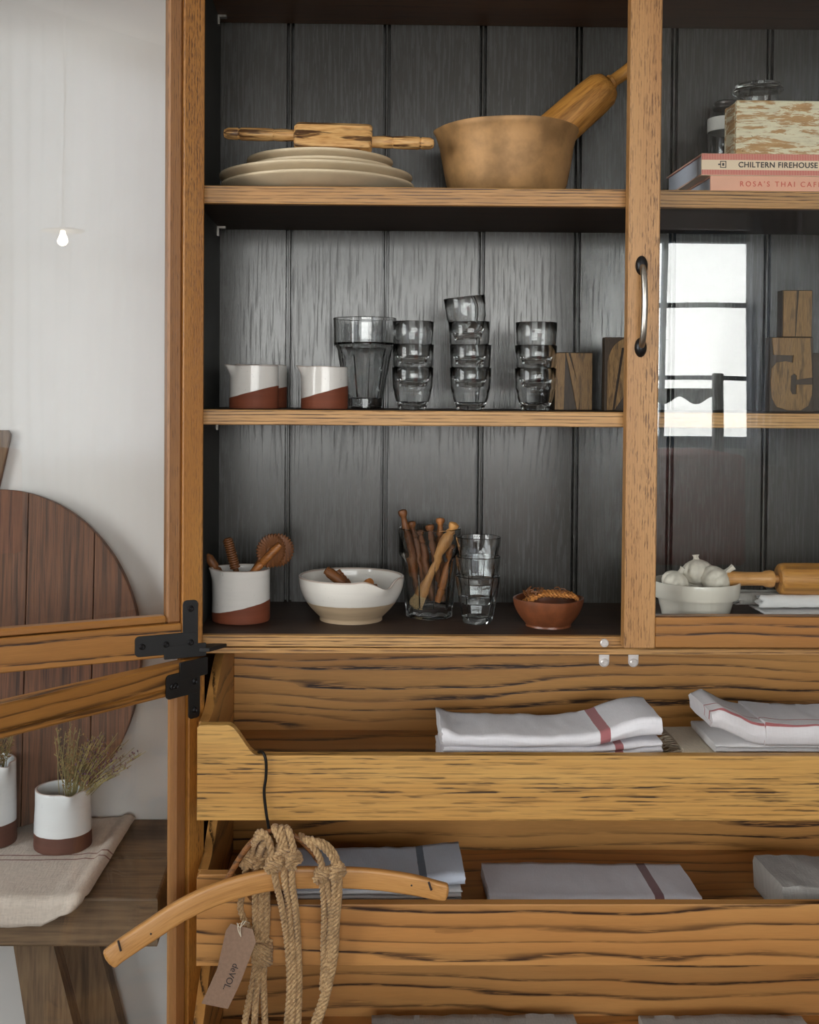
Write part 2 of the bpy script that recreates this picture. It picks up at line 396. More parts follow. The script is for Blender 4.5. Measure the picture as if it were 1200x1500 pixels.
def bm_box(bm, x0, x1, y0, y1, z0, z1, bev=0.0, seg=1):
    r = bmesh.ops.create_cube(bm, size=1.0)
    vs_ = r['verts']
    bmesh.ops.scale(bm, vec=(x1-x0, y1-y0, z1-z0), verts=vs_)
    bmesh.ops.translate(bm, vec=((x0+x1)/2, (y0+y1)/2, (z0+z1)/2), verts=vs_)
    if bev:
        es = list({e_ for v in vs_ for e_ in v.link_edges})
        bmesh.ops.bevel(bm, geom=es, offset=bev, segments=seg, affect='EDGES', profile=.5)
def board(name, parent, x0, x1, y0, y1, z0, z1, mat, grain='x', bev=.0012, loc=(0, 0, 0), rot=(0, 0, 0), off=None):
    bm = bmesh.new(); bm_box(bm, x0, x1, y0, y1, z0, z1, bev)
    return from_bm(name, bm, mat, parent, loc, None, grain, rot, off)
def prism(outline, y0, y1, axis='y', bev=0.0):
    """extrude a 2-D outline (a, b); axis names the extrusion direction"""
    bm = bmesh.new()
    def P(a, b, c): return {'y': (a, c, b), 'x': (c, a, b), 'z': (a, b, c)}[axis]
    lo = [bm.verts.new(P(a, b, y0)) for a, b in outline]; hi = [bm.verts.new(P(a, b, y1)) for a, b in outline]
    f1 = bm.faces.new(lo); f2 = bm.faces.new(hi[::-1])
    n = len(outline)
    for i in range(n): bm.faces.new((lo[i], lo[(i+1) % n], hi[(i+1) % n], hi[i]))
    bmesh.ops.recalc_face_normals(bm, faces=bm.faces[:])
    if bev:
        es = [e_ for f in (f1, f2) for e_ in f.edges]
        bmesh.ops.bevel(bm, geom=es, offset=bev, segments=2, affect='EDGES', profile=.5)
    return bm
def lathe(prof, n=48, rfun=None):
    vs_, fs, idx = [], [], []
    for r, z in prof:
        if r < 1e-6: idx.append([len(vs_)]); vs_.append((0, 0, z))
        else:
            row = []
            for i in range(n):
                a = 2*pi*i/n; rr = r*(rfun(a, z, r) if rfun else 1)
                row.append(len(vs_)); vs_.append((rr*cos(a), rr*sin(a), z))
            idx.append(row)
    for A, B in zip(idx, idx[1:]):
        for i in range(n):
            j = (i+1) % n
            if len(A) == 1 and len(B) == 1: continue
            if len(A) == 1: fs.append((A[0], B[j], B[i]))
            elif len(B) == 1: fs.append((A[i], A[j], B[0]))
            else: fs.append((A[i], A[j], B[j], B[i]))
    return vs_, fs
def spline(pts, n=10):
    P = [Vector(p) for p in pts]
    if len(P) < 3: return [P[0].lerp(P[1], i/n) for i in range(n+1)]
    P = [2*P[0]-P[1]]+P+[2*P[-1]-P[-2]]
    out = []
    for i in range(1, len(P)-2):
        a, b, c, d = P[i-1:i+3]
        for k in range(n):
            t = k/n
            out.append(.5*((2*b)+(c-a)*t+(2*a-5*b+4*c-d)*t*t+(3*b-a-3*c+d)*t**3))
    out.append(P[-2]); return out
def frames(path):
    ts = []
    n = len(path)
    for i in range(n):
        d = path[min(i+1, n-1)]-path[max(i-1, 0)]
        ts.append(d.normalized() if d.length > 1e-9 else Vector((0, 0, 1)))
    u = ts[0].orthogonal().normalized(); out = []
    for t in ts:
        u = (u-t*u.dot(t))
        u = u.normalized() if u.length > 1e-6 else t.orthogonal().normalized()
        out.append((t, u, t.cross(u)))
    return out
def tube(path, r, n=8, closed=False):
    path = [Vector(p) for p in path]; fr = frames(path)
    R_ = r if isinstance(r, (list, tuple)) else [r]*len(path)
    vs_, fs = [], []
    for p, (t, u, v), rr in zip(path, fr, R_):
        for i in range(n):
            a = 2*pi*i/n; vs_.append(p+u*(rr*cos(a))+v*(rr*sin(a)))
    for k in range(len(path)-1):
        for i in range(n):
            j = (i+1) % n
            fs.append((k*n+i, k*n+j, (k+1)*n+j, (k+1)*n+i))
    fs.append(tuple(range(n))[::-1]); m = (len(path)-1)*n; fs.append(tuple(m+i for i in range(n)))
    return vs_, fs
def join(*parts):
    vs_, fs = [], []
    for v, f in parts:
        k = len(vs_); vs_ += [tuple(p) for p in v]; fs += [tuple(i+k for i in q) for q in f]
    return vs_, fs
def along(A, B, prof, n=16, rfun=None):
    """a turned shape between two points: prof is (t along, radius)"""
    A, B = Vector(A), Vector(B); d = B-A; L = d.length; q = d.to_track_quat('Z', 'Y')
    v, f = lathe([(r, t*L) for t, r in prof], n, rfun)
    return [A+q @ Vector(p) for p in v], f
def shift(vf, d): 
    return [Vector(p)+Vector(d) for p in vf[0]], vf[1]
def rope(path, r, pitch=.022, strands=3, n=6, step=.0035):
    P = [Vector(p) for p in path]
    # resample
    L = [0.0]
    for a, b in zip(P, P[1:]): L.append(L[-1]+(b-a).length)
    m = max(3, int(L[-1]/step)); Q = []
    k = 0
    for i in range(m+1):
        s = L[-1]*i/m
        while k < len(L)-2 and L[k+1] < s: k += 1
        t = (s-L[k])/max(1e-9, L[k+1]-L[k]); Q.append(P[k].lerp(P[k+1], min(1, t)))
    fr = frames(Q); out = []
    for sN in range(strands):
        pts = []
        for i, (p, (t, u, v)) in enumerate(zip(Q, fr)):
            a = 2*pi*(sN/strands + (L[-1]*i/m)/pitch)
            pts.append(p+(u*cos(a)+v*sin(a))*(r*.56))
        out.append(tube(pts, r*.50, n))
    return join(*out)
def font(name, text, mat, parent, loc, size, rot=(pi/2, 0, 0), extrude=.0003, space=1.0, sx_=1.0, align='LEFT', bold=0.0):
    c = bpy.data.curves.new(name, 'FONT'); c.body = text; c.size = size; c.extrude = extrude; c.space_character = space
    c.align_x = align; c.offset = bold
    c.materials.append(M[mat]); t = bpy.data.objects.new('text_outline', c); COL.objects.link(t)
    me = bpy.data.meshes.new_from_object(t.evaluated_get(bpy.context.evaluated_depsgraph_get()))
    bpy.data.objects.remove(t); bpy.data.curves.remove(c)
    for v_ in me.vertices: v_.co.x *= sx_
    me.name = name
    o = bpy.data.objects.new(name, me); link(o, parent); o.location = loc; o.rotation_euler = rot
    return o
def struct(o): o['kind'] = 'structure'; return o

# ------------------------------------------------------------------ the room
BW = .345                     # face of the wall behind the cupboard
XL, XR, YF, ZC = -2.75, 3.9, -4.5, 3.55
def walls(name, boxes, mat):
    bm = bmesh.new()
    for b in boxes: bm_box(bm, *b)
    return struct(from_bm(name, bm, mat))
walls('wall_back', [(XL-.12, XR+.12, BW, BW+.12, 0, ZC)], 'plaster')
walls('floor', [(XL-.12, XR+.12, YF-.12, BW+.12, -.1, 0)], 'floor_boards')
walls('ceiling', [(XL-.12, XR+.12, YF-.12, BW+.12, ZC, ZC+.1)], 'ceiling_white')
walls('wall_right', [(XR, XR+.12, YF-.12, BW, 0, ZC)], 'room_white')
WA = (-1.16, 2.08, 1.08, 2.23); WB = (2.38, 3.8, .95, 3.4)
walls('wall_front', [(XL-.12, WA[0], YF-.12, YF, 0, ZC), (WA[0], WA[1], YF-.12, YF, 0, WA[2]), (WA[0], WA[1], YF-.12, YF, WA[3], ZC),
                     (WA[1], WB[0], YF-.12, YF, 0, ZC), (WB[0], WB[1], YF-.12, YF, 0, WB[2]), (WB[0], WB[1], YF-.12, YF, WB[3], ZC), (WB[1], XR+.12, YF-.12, YF, 0, ZC)], 'room_white')
WL = (-2.9, -1.1, .85, 2.7)
walls('wall_left', [(XL-.12, XL, YF, WL[0], 0, ZC), (XL-.12, XL, WL[0], WL[1], 0, WL[2]), (XL-.12, XL, WL[0], WL[1], WL[3], ZC), (XL-.12, XL, WL[1], BW, 0, ZC)], 'room_white')
def window(name, a0, a1, z0, z1, plane, axis, cols, rows, mat, bar=.05):
    root = bpy.data.objects.new(name, None); link(root); struct(root)
    def bx(nm, p0, p1, q0, q1, d0, d1, m):
        bm = bmesh.new()
        if axis == 'x': bm_box(bm, p0, p1, plane+d0, plane+d1, q0, q1)
        else: bm_box(bm, plane+d0, plane+d1, p0, p1, q0, q1)
        return from_bm(nm, bm, m, root)
    fw = .06
    bx('frame', a0, a0+fw, z0, z1, -.06, .0, mat); bx('frame', a1-fw, a1, z0, z1, -.06, 0, mat)
    bx('frame', a0+fw, a1-fw, z0, z0+fw, -.06, 0, mat); bx('frame', a0+fw, a1-fw, z1-fw, z1, -.06, 0, mat)
    for i in range(1, cols): 
        x = a0+(a1-a0)*i/cols; bx('muntin', x-bar/2, x+bar/2, z0+fw, z1-fw, -.05, -.01, mat)
    for j in range(1, rows):
        z = z0+(z1-z0)*j/rows; bx('muntin', a0+fw, a1-fw, z-bar/2, z+bar/2, -.048, -.012, mat)
    for i in range(cols):
        for j in range(rows):
            b = bar/2
            bx('pane', a0+(a1-a0)*i/cols+b, a0+(a1-a0)*(i+1)/cols-b, z0+(z1-z0)*j/rows+b, z0+(z1-z0)*(j+1)/rows-b, -.032, -.028, 'pane_glass')
    return root
window('window_1', WA[0], WA[1], WA[2], WA[3], YF-.03, 'x', 6, 3, 'frame_blue', .024)
window('window_added', WB[0], WB[1], WB[2], WB[3], YF-.03, 'x', 1, 2, 'frame_white')  # unseen tall window, added to brighten the open door's glass
window('window_3', WL[0], WL[1], WL[2], WL[3], XL-.03, 'y', 3, 3, 'frame_white')
t_ = struct(bpy.data.objects.new('trim_1', None)); link(t_)
for b in ((WA[0]-.09, WA[0], YF, YF+.025, WA[2]-.09, WA[3]+.09), (WA[1], WA[1]+.09, YF, YF+.025, WA[2]-.09, WA[3]+.09), (WA[0], WA[1], YF, YF+.025, WA[3], WA[3]+.09), (WA[0], WA[1], YF, YF+.06, WA[2]-.05, WA[2])):
    bm = bmesh.new(); bm_box(bm, *b, .004); from_bm('casing', bm, 'frame_white', t_)
# sheer curtain and tall window, added for a pale reflection in the open door
pts = []
nx = 160
for i in range(nx+1):
    x = 2.32+1.54*i/nx; pts.append((x, YF+.09+.014*sin(i*.62)+.008*sin(i*.27+1)))
vv = [(x, y, z) for z in (.06, 3.44) for x, y in pts]
ff = [(i, i+1, nx+1+i+1, nx+1+i) for i in range(nx)]
tag(make('curtain', vv, ff, 'sheer_curtain', smooth=60), 'full-length sheer white curtain, added for a pale reflection in the open glass door', 'curtain')
pts = [(1.955+.165*i/40, YF+.07+.012*sin(i*.8)) for i in range(41)]
vv = [(x+(.10*k_*(x-1.955)/.165), y, 1.0+1.32*k_) for k_ in (0, .4, .7, 1) for x, y in pts]
ff = [(r_*41+i, r_*41+i+1, (r_+1)*41+i+1, (r_+1)*41+i) for r_ in range(3) for i in range(40)]
tag(make('curtain', vv, ff, 'sheer_curtain', smooth=60), 'narrow sheer white curtain at the side of the wide paned window', 'curtain')

# ------------------------------------------------------------------ the cupboard
Z1, Z2, Z3 = 1.675, 1.3485, 1.017           # shelf tops
XI0, XI1 = -.3165, .974                       # inside faces at the front
UB = .285                                     # face of the back boards
ZT = 2.015
cup = thing('dresser_cupboard', 'tall oak kitchen cupboard with dark painted inside, open trays and glazed doors', 'cupboard', (0, 0, 0))
# sides
board('side_panel', cup, XI0-.022, XI0, 0, UB+.03, .0, ZT+.05, 'oak_red', 'z')
board('side_panel', cup, XI1, XI1+.022, 0, UB+.03, .0, ZT+.05, 'oak_red', 'z')
board('side_lining', cup, XI0, XI0+.006, .004, UB, Z3, ZT, 'painted_side', 'z', .0005)
board('side_lining', cup, XI1-.006, XI1, .004, UB, Z3, ZT, 'painted_side', 'z', .0005)
board('top_panel', cup, XI0-.022, XI1+.022, 0, UB+.03, ZT+.05, ZT+.08, 'oak_ring', 'x')
board('top_shelf', cup, XI0, XI1, 0.002, UB, ZT-.018, ZT+.006, 'shelf_under', 'x')
def shelf(zt, th, mat='shelf_dark', under=None):
    s_ = board('shelf', cup, XI0+.006, XI1-.006, .014, UB-.001, zt-th, zt-.0005, mat, 'x', .0006)
    board('lipping', s_, XI0+.0015, XI1-.0015, .0, .014, zt-th, zt, 'oak_edge', 'x', .001)
shelf(Z1, .026); shelf(Z2, .022)
s_ = board('bottom_board', cup, XI0, XI1, .014, UB+.02, Z3-.024, Z3-.0005, 'shelf_dark', 'x', .0006)
board('lipping', s_, XI0+.001, XI1, .0, .014, Z3-.0165, Z3, 'oak_edge', 'x', .001)
board('lipping', s_, XI0+.001, XI1, -.001, .014, Z3-.0265, Z3-.0175, 'oak_edge', 'x', .001)
# back boards: a flat board with a bead between two grooves on its right edge
PW = .1632; PX0 = -.3496
def plank(x0, x1, z0, z1):
    g = .0047; b = .0034; d = .019
    prof = [(x0, .0), (x1-2*g-b, 0), (x1-2*g-b+.0006, d), (x1-g-b-.0004, d), (x1-g-b, .0008), (x1-g-b+.0008, .0), (x1-g-.0008, .0), (x1-g, .0008), (x1-g+.0004, d), (x1, d), (x1, .0205), (x0, .0205)]
    bm = prism(prof, z0, z1, 'z')
    from_bm('plank', bm, 'painted_oak', cup, (0, UB, 0), None, 'z')
x = PX0
while x < XI1:
    a, b = max(x, XI0-.004), min(x+PW, XI1+.004)
    if b-a > .02: plank(a, b, Z3-.02, ZT+.03)
    x += PW
# shelf pins
for zz in (ZT-.018, Z1-.026, Z2-.022):
    for yy in (.245,):
        v, f = join(along((XI0+.006, yy, zz-.006), (XI0+.018, yy, zz-.006), [(0, 0), (0, .003), (1, .003), (1, 0)], 10))
        bm = bmesh.new(); bm_box(bm, XI0+.006, XI0+.020, yy-.006, yy+.006, zz-.004, zz-.0005); bm_box(bm, XI0+.006, XI0+.009, yy-.006, yy+.006, zz-.016, zz-.004)
        from_bm('shelf_pin', bm, 'steel', cup)
# magnet catches
def disc(name, c, r, d, mat, par):
    v, f = along((c[0], c[1], c[2]), (c[0], c[1]-d, c[2]), [(0, 0), (0, r), (.75, r), (1, r*.8), (1, r*.45), (.8, r*.4), (.8, 0)], 24)
    return make(name, v, f, mat, par, smooth=30)
p = W(885, 941, 0); disc('magnet_catch', (p.x, -.001, Z3-.0088), .0062, .004, 'white_metal', cup)
for px in (885.5, 928.5):
    p = W(px, 970, 0)
    c = part_empty('door_stop', cup, (p.x, .004, Z3-.0265))
    ol = [(-.0075, 0), (.0075, 0), (.0075, -.0115)] + [(.0075*cos(-a), -.0115+.0075*sin(-a)) for a in [pi*i/10 for i in range(1, 10)]] + [(-.0075, -.0115)]
    from_bm('stop_plate', prism(ol, -.003, 0, 'y', .0006), 'white_metal', c)
    v, f = along((0, -.003, -.0115), (0, -.008, -.0115), [(0, 0), (0, .006), (.75, .006), (1, .0045), (1, .003), (.8, .0025), (.8, 0)], 24)
    make('magnet_disc', v, f, 'white_metal', c, smooth=30)
# lower carcass
board('back_panel', cup, XI0, XI1, UB, UB+.012, .06, Z3-.03, 'oak_ring', 'x')
board('plinth_board', cup, XI0, XI1, .03, UB, .06, .085, 'oak_ring', 'x')

# trays
def tray(xa, xb, yf, yb, z0, lip, h_back, fmat, bmat, horn=True, horn_h=.042):
    tr = part_empty('tray', cup, (0, 0, 0))
    th = .018
    # front panel with a raised horn at each end and a swept scoop
    zt = z0+lip
    def horn_curve(side):
        pts = []
        for i in range(13):
            t = i/12; s = t*t*(3-2*t)
            xx = .042+.042*t
            pts.append((xx, zt+horn_h*(1-s)))
        return pts
    ol = [(xa, z0), (xb, z0)]
    left = [(xa, zt+horn_h-.004), (xa+.004, zt+horn_h)]+[(xa+a, b) for a, b in horn_curve(0)]
    right = [(xb, zt+horn_h-.004), (xb-.004, zt+horn_h)]+[(xb-a, b) for a, b in horn_curve(1)]
    ol = [(xa, z0), (xb, z0)]+right+left[::-1]
    bm = prism(ol, yf, yf+th, 'y', .0012)
    from_bm('front_panel', bm, fmat, tr, grain='x')
    # sides: swept up towards the back
    so = [(yf+th, z0+.004), (yb, z0+.004), (yb, z0+h_back)]
    for i in range(15):
        t = i/14; s = t*t*(3-2*t)
        so.append((yb-.12-(.115)*t if False else (yb-(yb-yf-th)*(.42+.50*t)), z0+h_back-(h_back-(lip+horn_h))*s))
    so.append((yf+th, zt+horn_h))
    for x0 in (xa, xb-.014):
        from_bm('side_panel', prism(so, x0, x0+.014, 'x', .0008), 'oak_ring', tr, grain='y')
    board('back_panel', tr, xa+.014, xb-.014, yb-.014, yb, z0+.01, z0+h_back, bmat, 'x')
    board('bottom_panel', tr, xa+.014, xb-.014, yf+th, yb-.014, z0+.012, z0+.024, 'oak_ring', 'x')
    return tr
TX0, TX1 = -.2945, .966
tray(TX0, TX1, -.11, .262, .783, .0905, .185, 'oak_dash', 'oak_ring')
tray(TX0, TX1, -.11, .262, .580, .0860, .185, 'oak_bold', 'oak_ring')
tray(TX0, TX1, -.24, .115, .374, .0860, .185, 'oak_bold', 'oak_bold')

# doors ------------------------------------------------------------
def door(loc, ang, w, z0, z1, side, mats, bottom_mat, rails=(.044, .044), stile_w=.046, flat_face=False, bead=.018):
    """local: x from the hinge edge, y = 0 at the seen face, thickness behind; side = +1 means away from the seen face is +y"""
    d = part_empty('door', cup, loc, (0, 0, ang))
    th = .024*side
    def B(nm, x0, x1, z0_, z1_, m, g, y0=0., y1=None, bev=.0016):
        y1 = th if y1 is None else y1
        return board(nm, d, x0, x1, min(y0, y1), max(y0, y1), z0_, z1_, m, g, bev)
    return d, B, th
# upper right door, closed; its face looks into the room (y = -.028)
DW = .655
dx0 = .3135
dr, B, th = door((0, 0, 0), 0, DW, 0, 0, 1, None, None)
zb, zt_ = 1.0055, 2.06
yo, yi = -.0275, -.004
B('stile', dx0, dx0+.0455, zb, zt_, 'oak_stile', 'z', yo, yi)
B('stile', dx0+DW-.0455, dx0+DW, zb, zt_, 'oak_stile', 'z', yo, yi)
B('rail', dx0+.0455, dx0+DW-.0455, zb+.001, 1.0525, 'oak_rail', 'x', yo+.0008, yi)
B('rail', dx0+.0455, dx0+DW-.0455, zt_-.0455, zt_, 'oak_rail', 'x', yo+.0008, yi)
B('glass_pane', dx0+.040, dx0+DW-.040, 1.047, zt_-.04, 'pane_glass', None, -.0155, -.0115, 0)
hd = part_empty('handle', dr, (W(940, 388, yo).x, yo, 0))
ha, hb = W(940, 389, yo).z, W(937, 509, yo).z
for hz in (ha, hb):
    v, f = lathe([(0, .008), (.0045, .0075), (.0085, .004), (.0095, 0), (0, 0)], 28)
    make('rosette', [(q[0]*.95, -q[2], hz+q[1]*1.5) for q in v], f, 'dark_steel', dr, (hd.location.x, yo, 0), 40)
pth = spline([(0, -.003, ha), (0, -.012, ha-.010), (.0005, -.017, ha-.030), (.0008, -.0185, (ha+hb)/2), (.0003, -.017, hb+.030), (0, -.012, hb+.010), (0, -.003, hb)], 8)
v, f = tube(pth, [.0046]*len(pth), 12)
bpy.data.objects.remove(hd)
make('handle', v, f, 'steel', dr, (W(940, 388, yo).x, yo, 0), 60)

def open_door(hx, hy, ang_deg, w, z0, z1, rb, rt):
    """hinge edge at (hx, hy); the inner face looks into the room; width runs to the left and forward"""
    a = radians(ang_deg)
    d = part_empty('door', cup, (hx, hy, 0), (0, 0, pi+a))      # local +x points left/forward, local -y ... back of the room side
    # in local space the face seen from the room is y = 0 and the wood lies towards -y (behind)
    def B(nm, x0, x1, y0, y1, z0_, z1_, m, g, bev=.0016): return board(nm, d, x0, x1, y0, y1, z0_, z1_, m, g, bev)
    th = -.024; sw = .031; bd = .021
    B('stile', 0, sw, th, 0, z0, z1, 'oak_red', 'z'); B('stile', w-sw, w, th, 0, z0, z1, 'oak_red', 'z')
    rz0, rz1 = (z0, z0+rb), (z1-rt, z1)
    for r in (rz0, rz1): B('rail', sw, w-sw, th, -.0008, r[0], r[1], 'oak_rail', 'x')
    # glazing beads: a rounded strip and an outer step
    for x0 in (sw, w-sw-bd): B('glazing_bead', x0, x0+bd, th, -.0045, rz0[1], rz1[0], 'oak_bead', 'z', .003)
    for q in ((rz0[1], rz0[1]+.012), (rz1[0]-.012, rz1[0])): B('glazing_bead', sw+bd, w-sw-bd, th, -.004, q[0], q[1], 'oak_rail', 'x', .003)
    B('glass_pane', sw+.006, w-sw-.006, -.016, -.012, rz0[1]-.006, rz1[0]+.006, 'pane_glass', None, 0)
    return d
HX, HY = W(298, 750, -.03).x, -.03
ud = open_door(HX, HY, 25.5, .628, .9958, 2.06, .047, .045)
ld = open_door(HX+.004, HY-.004, 50.0, .628, .09, .9912, .047, .032)
# hinge plates on the doors (seen face y=0, plates sit proud towards +y)
def hinge(d, zc, up):
    k = 1 if up else -1
    # L plate: strap along the stile, strap along the rail, block at the pivot
    h = part_empty('hinge', d, (0, 0, 0))
    def strap(x0, x1, za, zb_, r):
        ol = []
        n = 6
        cx = [(x1-r, zb_-r, 0), (x0+r, zb_-r, 90), (x0+r, za+r, 180), (x1-r, za+r, 270)]
        for cxx, czz, a0 in cx:
            for i in range(n+1):
                aa = radians(a0+90*i/n); ol.append((cxx+r*cos(aa), czz+r*sin(aa)))
        return prism(ol, 0.0, .0028, 'y', .0004)
    me_ = bmesh.new()
    return h, strap
def plate(d, name, outline, y0, y1):
    return from_bm(name, prism(outline, y0, y1, 'y', .0005), 'black_iron', d)
def rrect(x0, x1, z0, z1, r, n=5):
    out = []
    for cx, cz, a0 in ((x1-r, z1-r, 0), (x0+r, z1-r, 90), (x0+r, z0+r, 180), (x1-r, z0+r, 270)):
        for i in range(n+1):
            a = radians(a0+90*i/n); out.append((cx+r*cos(a), cz+r*sin(a)))
    return out
def L_hinge(d, z_edge, k, vlen, hlen, vx0=.008, w=.0225, blk=(-.004, .058), hz=(.0, .03)):
    """z_edge: the door edge the hinge sits on; k=+1 plate rises from a bottom edge, -1 hangs from a top edge"""
    def Z(a, b): return (z_edge+k*a, z_edge+k*b) if k > 0 else (z_edge+k*b, z_edge+k*a)
    bm = prism(rrect(vx0, vx0+w, *Z(0, vlen), .006), 0, .0026, 'y', .0005)
    b2 = prism(rrect(vx0, hlen, *Z(*hz), .006), 0, .0030, 'y', .0005)
    b3 = prism(rrect(blk[0], blk[1], *Z(-.002, hz[1]*.5), .001), 0, .0036, 'y', .0005)
    me = bpy.data.meshes.new('tmp')
    for b in (b2, b3):
        b.to_mesh(me); bm.from_mesh(me); b.free()
    bpy.data.meshes.remove(me)
    hg = from_bm('hinge_plate', bm, 'black_iron', d)
    for sx_, sz in ((vx0+w/2, vlen-.012), (vx0+w/2, (hz[0]+hz[1])/2), (vx0+w+.025, (hz[0]+hz[1])/2), (hlen-.010, (hz[0]+hz[1])/2)):
        v, f = lathe([(0, .0015), (.0015, .0012), (.003, .0022), (.0045, .0012), (.0048, 0), (0, 0)], 16)
        make('screw', [(sx_+q[0], .0028+q[2], z_edge+k*sz+q[1]) for q in v], f, 'dark_steel', d, smooth=40)
    return hg
L_hinge(ud, .9958, 1, .080, .100, hz=(.005, .034))
L_hinge(ld, .9912, -1, .082, .075, vx0=.012, w=.021, hz=(.012, .046), blk=(-.002, .05))
# pivot arm fixed to the cupboard
arm = [(HX-.006, -.036), (HX+.01, -.036), (W(332, 947, -.004).x, -.004), (HX+.012, -.002), (HX-.006, -.012)]
from_bm('pivot_arm', prism(arm, Z3-.0165, Z3-.011, 'z', .0006), 'black_iron', cup)

# ------------------------------------------------------------------ crockery builders
def jug(name, label, px, Y, zb, wpx, h, spout, bound, slope, group=None, mat='jug_glaze', taper=.0, sp_d=.010, cat='jug', dip=0.0, fullness=.0):
    """bound: height of the glaze line at the middle; slope: rise per metre to the right"""
    R0 = wpx/2*S(Y); c = W(px, 600, Y)
    tw = .0042
    n = 72; prof = []
    for t in (0, .3, .7, .95): prof.append((R0*t*.97, 0.0))
    for i in range(26):
        t = i/25
        r = R0*(1-taper*t+fullness*sin(pi*t))
        if t < .04: r *= .985
        prof.append((r, .0005+h*t*.985))
    prof.append((R0*(1-taper)-tw*.25, h)); prof.append((R0*(1-taper)-tw*.75, h))
    for i in range(14):
        t = 1-i/13
        prof.append(((R0*(1-taper*t+fullness*sin(pi*t))-tw)*(1 if i < 12 else .96), .006+(h*.985-.006)*t))
    prof.append((R0*.5, .006)); prof.append((0, .006)); prof[0] = (0, 0.0)
    v, f = lathe(prof, n)
    out = []; gl = []; rim = []
    for q in v:
        x, y, z = q
        r = sqrt(x*x+y*y); a = atan2(y, x)
        d = (a-spout+pi) % (2*pi)-pi
        k = max(0, (z/h-.72)/.28)**1.6
        g = math.exp(-(d/.20)**2)
        pinch = math.exp(-((abs(d)-.42)/.2)**2)
        if r > R0*.6: r2 = r+k*(g*sp_d-pinch*.0025)
        else: r2 = r
        z2 = z + k*(g*.0015-dip*g)
        z2 += noise.noise(Vector((cos(a)*1.3, sin(a)*1.3, zb*7+px)))*.0012*k
        r2 += noise.noise(Vector((cos(a)*1.5, sin(a)*1.5, z*30+px)))*.0006*(R0/.04)
        s = r2/r if r > 1e-6 else 1
        out.append((x*s, y*s, z2))
        gl.append(float(z-(bound+slope*x)) if (r > R0*.6 or z > .003) else -1.0)
        rim.append(float(max(0, 1-abs(z-h)/.0022)))
    o = make(name, out, f, mat, None, (c.x, Y, zb), 50, attrs={'glaze': gl, 'rim': rim})
    return tag(o, label, cat, group)

def bowl_two(name, label, px, Y, zb, wpx, footpx, h, bound):
    k = S(Y); R0 = wpx/2*k; rf = footpx/2*k; tw = .0052; c = W(px, 870, Y)
    pr = [(0, .002), (rf*.8, .002), (rf*.86, 0), (rf, 0), (rf*1.0, .005)]
    for i in range(1, 22):
        t = i/21; z = .005+(h-.005)*t
        r = rf*.99+(R0-rf*.99)*(1-(1-t)**2.15)
        pr.append((r, z))
    pr += [(R0-tw*.3, h+.001), (R0-tw*.8, h)]
    for i in range(1, 18):
        t = 1-i/17; z = .010+(h-.010)*t
        r = (rf*.99+(R0-rf*.99)*(1-(1-t)**2.15)-tw)
        pr.append((max(r, 0.002) if i < 17 else rf*.6, z))
    pr.append((0, .010))
    v, f = lathe(pr, 120)
    sp = radians(-52); out, gl, rim = [], [], []
    for x, y, z in v:
        r = sqrt(x*x+y*y); a = atan2(y, x); d = (a-sp+pi) % (2*pi)-pi
        kk = max(0, (z/h-.62)/.38)**1.5 if r > R0*.5 else 0
        g = math.exp(-(d/.21)**2); edge = math.exp(-((abs(d)-.45)/.14)**2)
        z2 = z-kk*(g*.0105)+kk*edge*.002; r2 = r+kk*g*.006
        s = r2/r if r > 1e-6 else 1
        out.append((x*s, y*s, z2)); gl.append(float(z-bound) if r > rf*.9 and z > .006 else (1. if z > .008 else -1.)); rim.append(float(max(0, 1-abs(z-h)/.0022)))
    o = make(name, out, f, 'bowl_glaze', None, (c.x, Y, zb), 50, attrs={'glaze': gl, 'rim': rim})
    return tag(o, label, 'bowl')

def poly_r(n, amt, z0, z1, zz):
    """facet modulation between heights"""
    def fn(a, z, r):
        k = max(0, min(1, (z-z0)/.004))*max(0, min(1, (z1-z)/.006))
        s = 2*pi/n; aa = (a+s/2) % s-s/2
        p = cos(pi/n)/cos(aa)
        return 1+(p-1)*amt*k
    return fn
def tumbler_plain(h, rt, rb):
    """rounded stacking tumbler: straight upper wall, rounded heavy base"""
    pr = [(0, .0015), (rb*.55, .0012), (rb*.8, 0), (rb*.97, .001), (rb, .004)]
    pr += [(rb+(rt*.905-rb)*sin(pi/2*t), .004+(h*.46-.004)*t) for t in (.15, .3, .5, .7, .85, 1)]
    pr += [(rt*.955, h*.52), (rt*.975, h*.75), (rt, h-.001), (rt-.0006, h), (rt-.0014, h), (rt-.002, h-.001)]
    tw = .0022
    pr += [(rt*.975-tw, h*.75), (rt*.955-tw, h*.52)]
    pr += [(rb+(rt*.905-rb)*sin(pi/2*t)-tw*1.2, .004+(h*.46-.004)*t) for t in (1, .85, .7, .5, .35)]
    pr += [(rb*.6, .0105), (0, .0095)]
    return lathe(pr, 48)
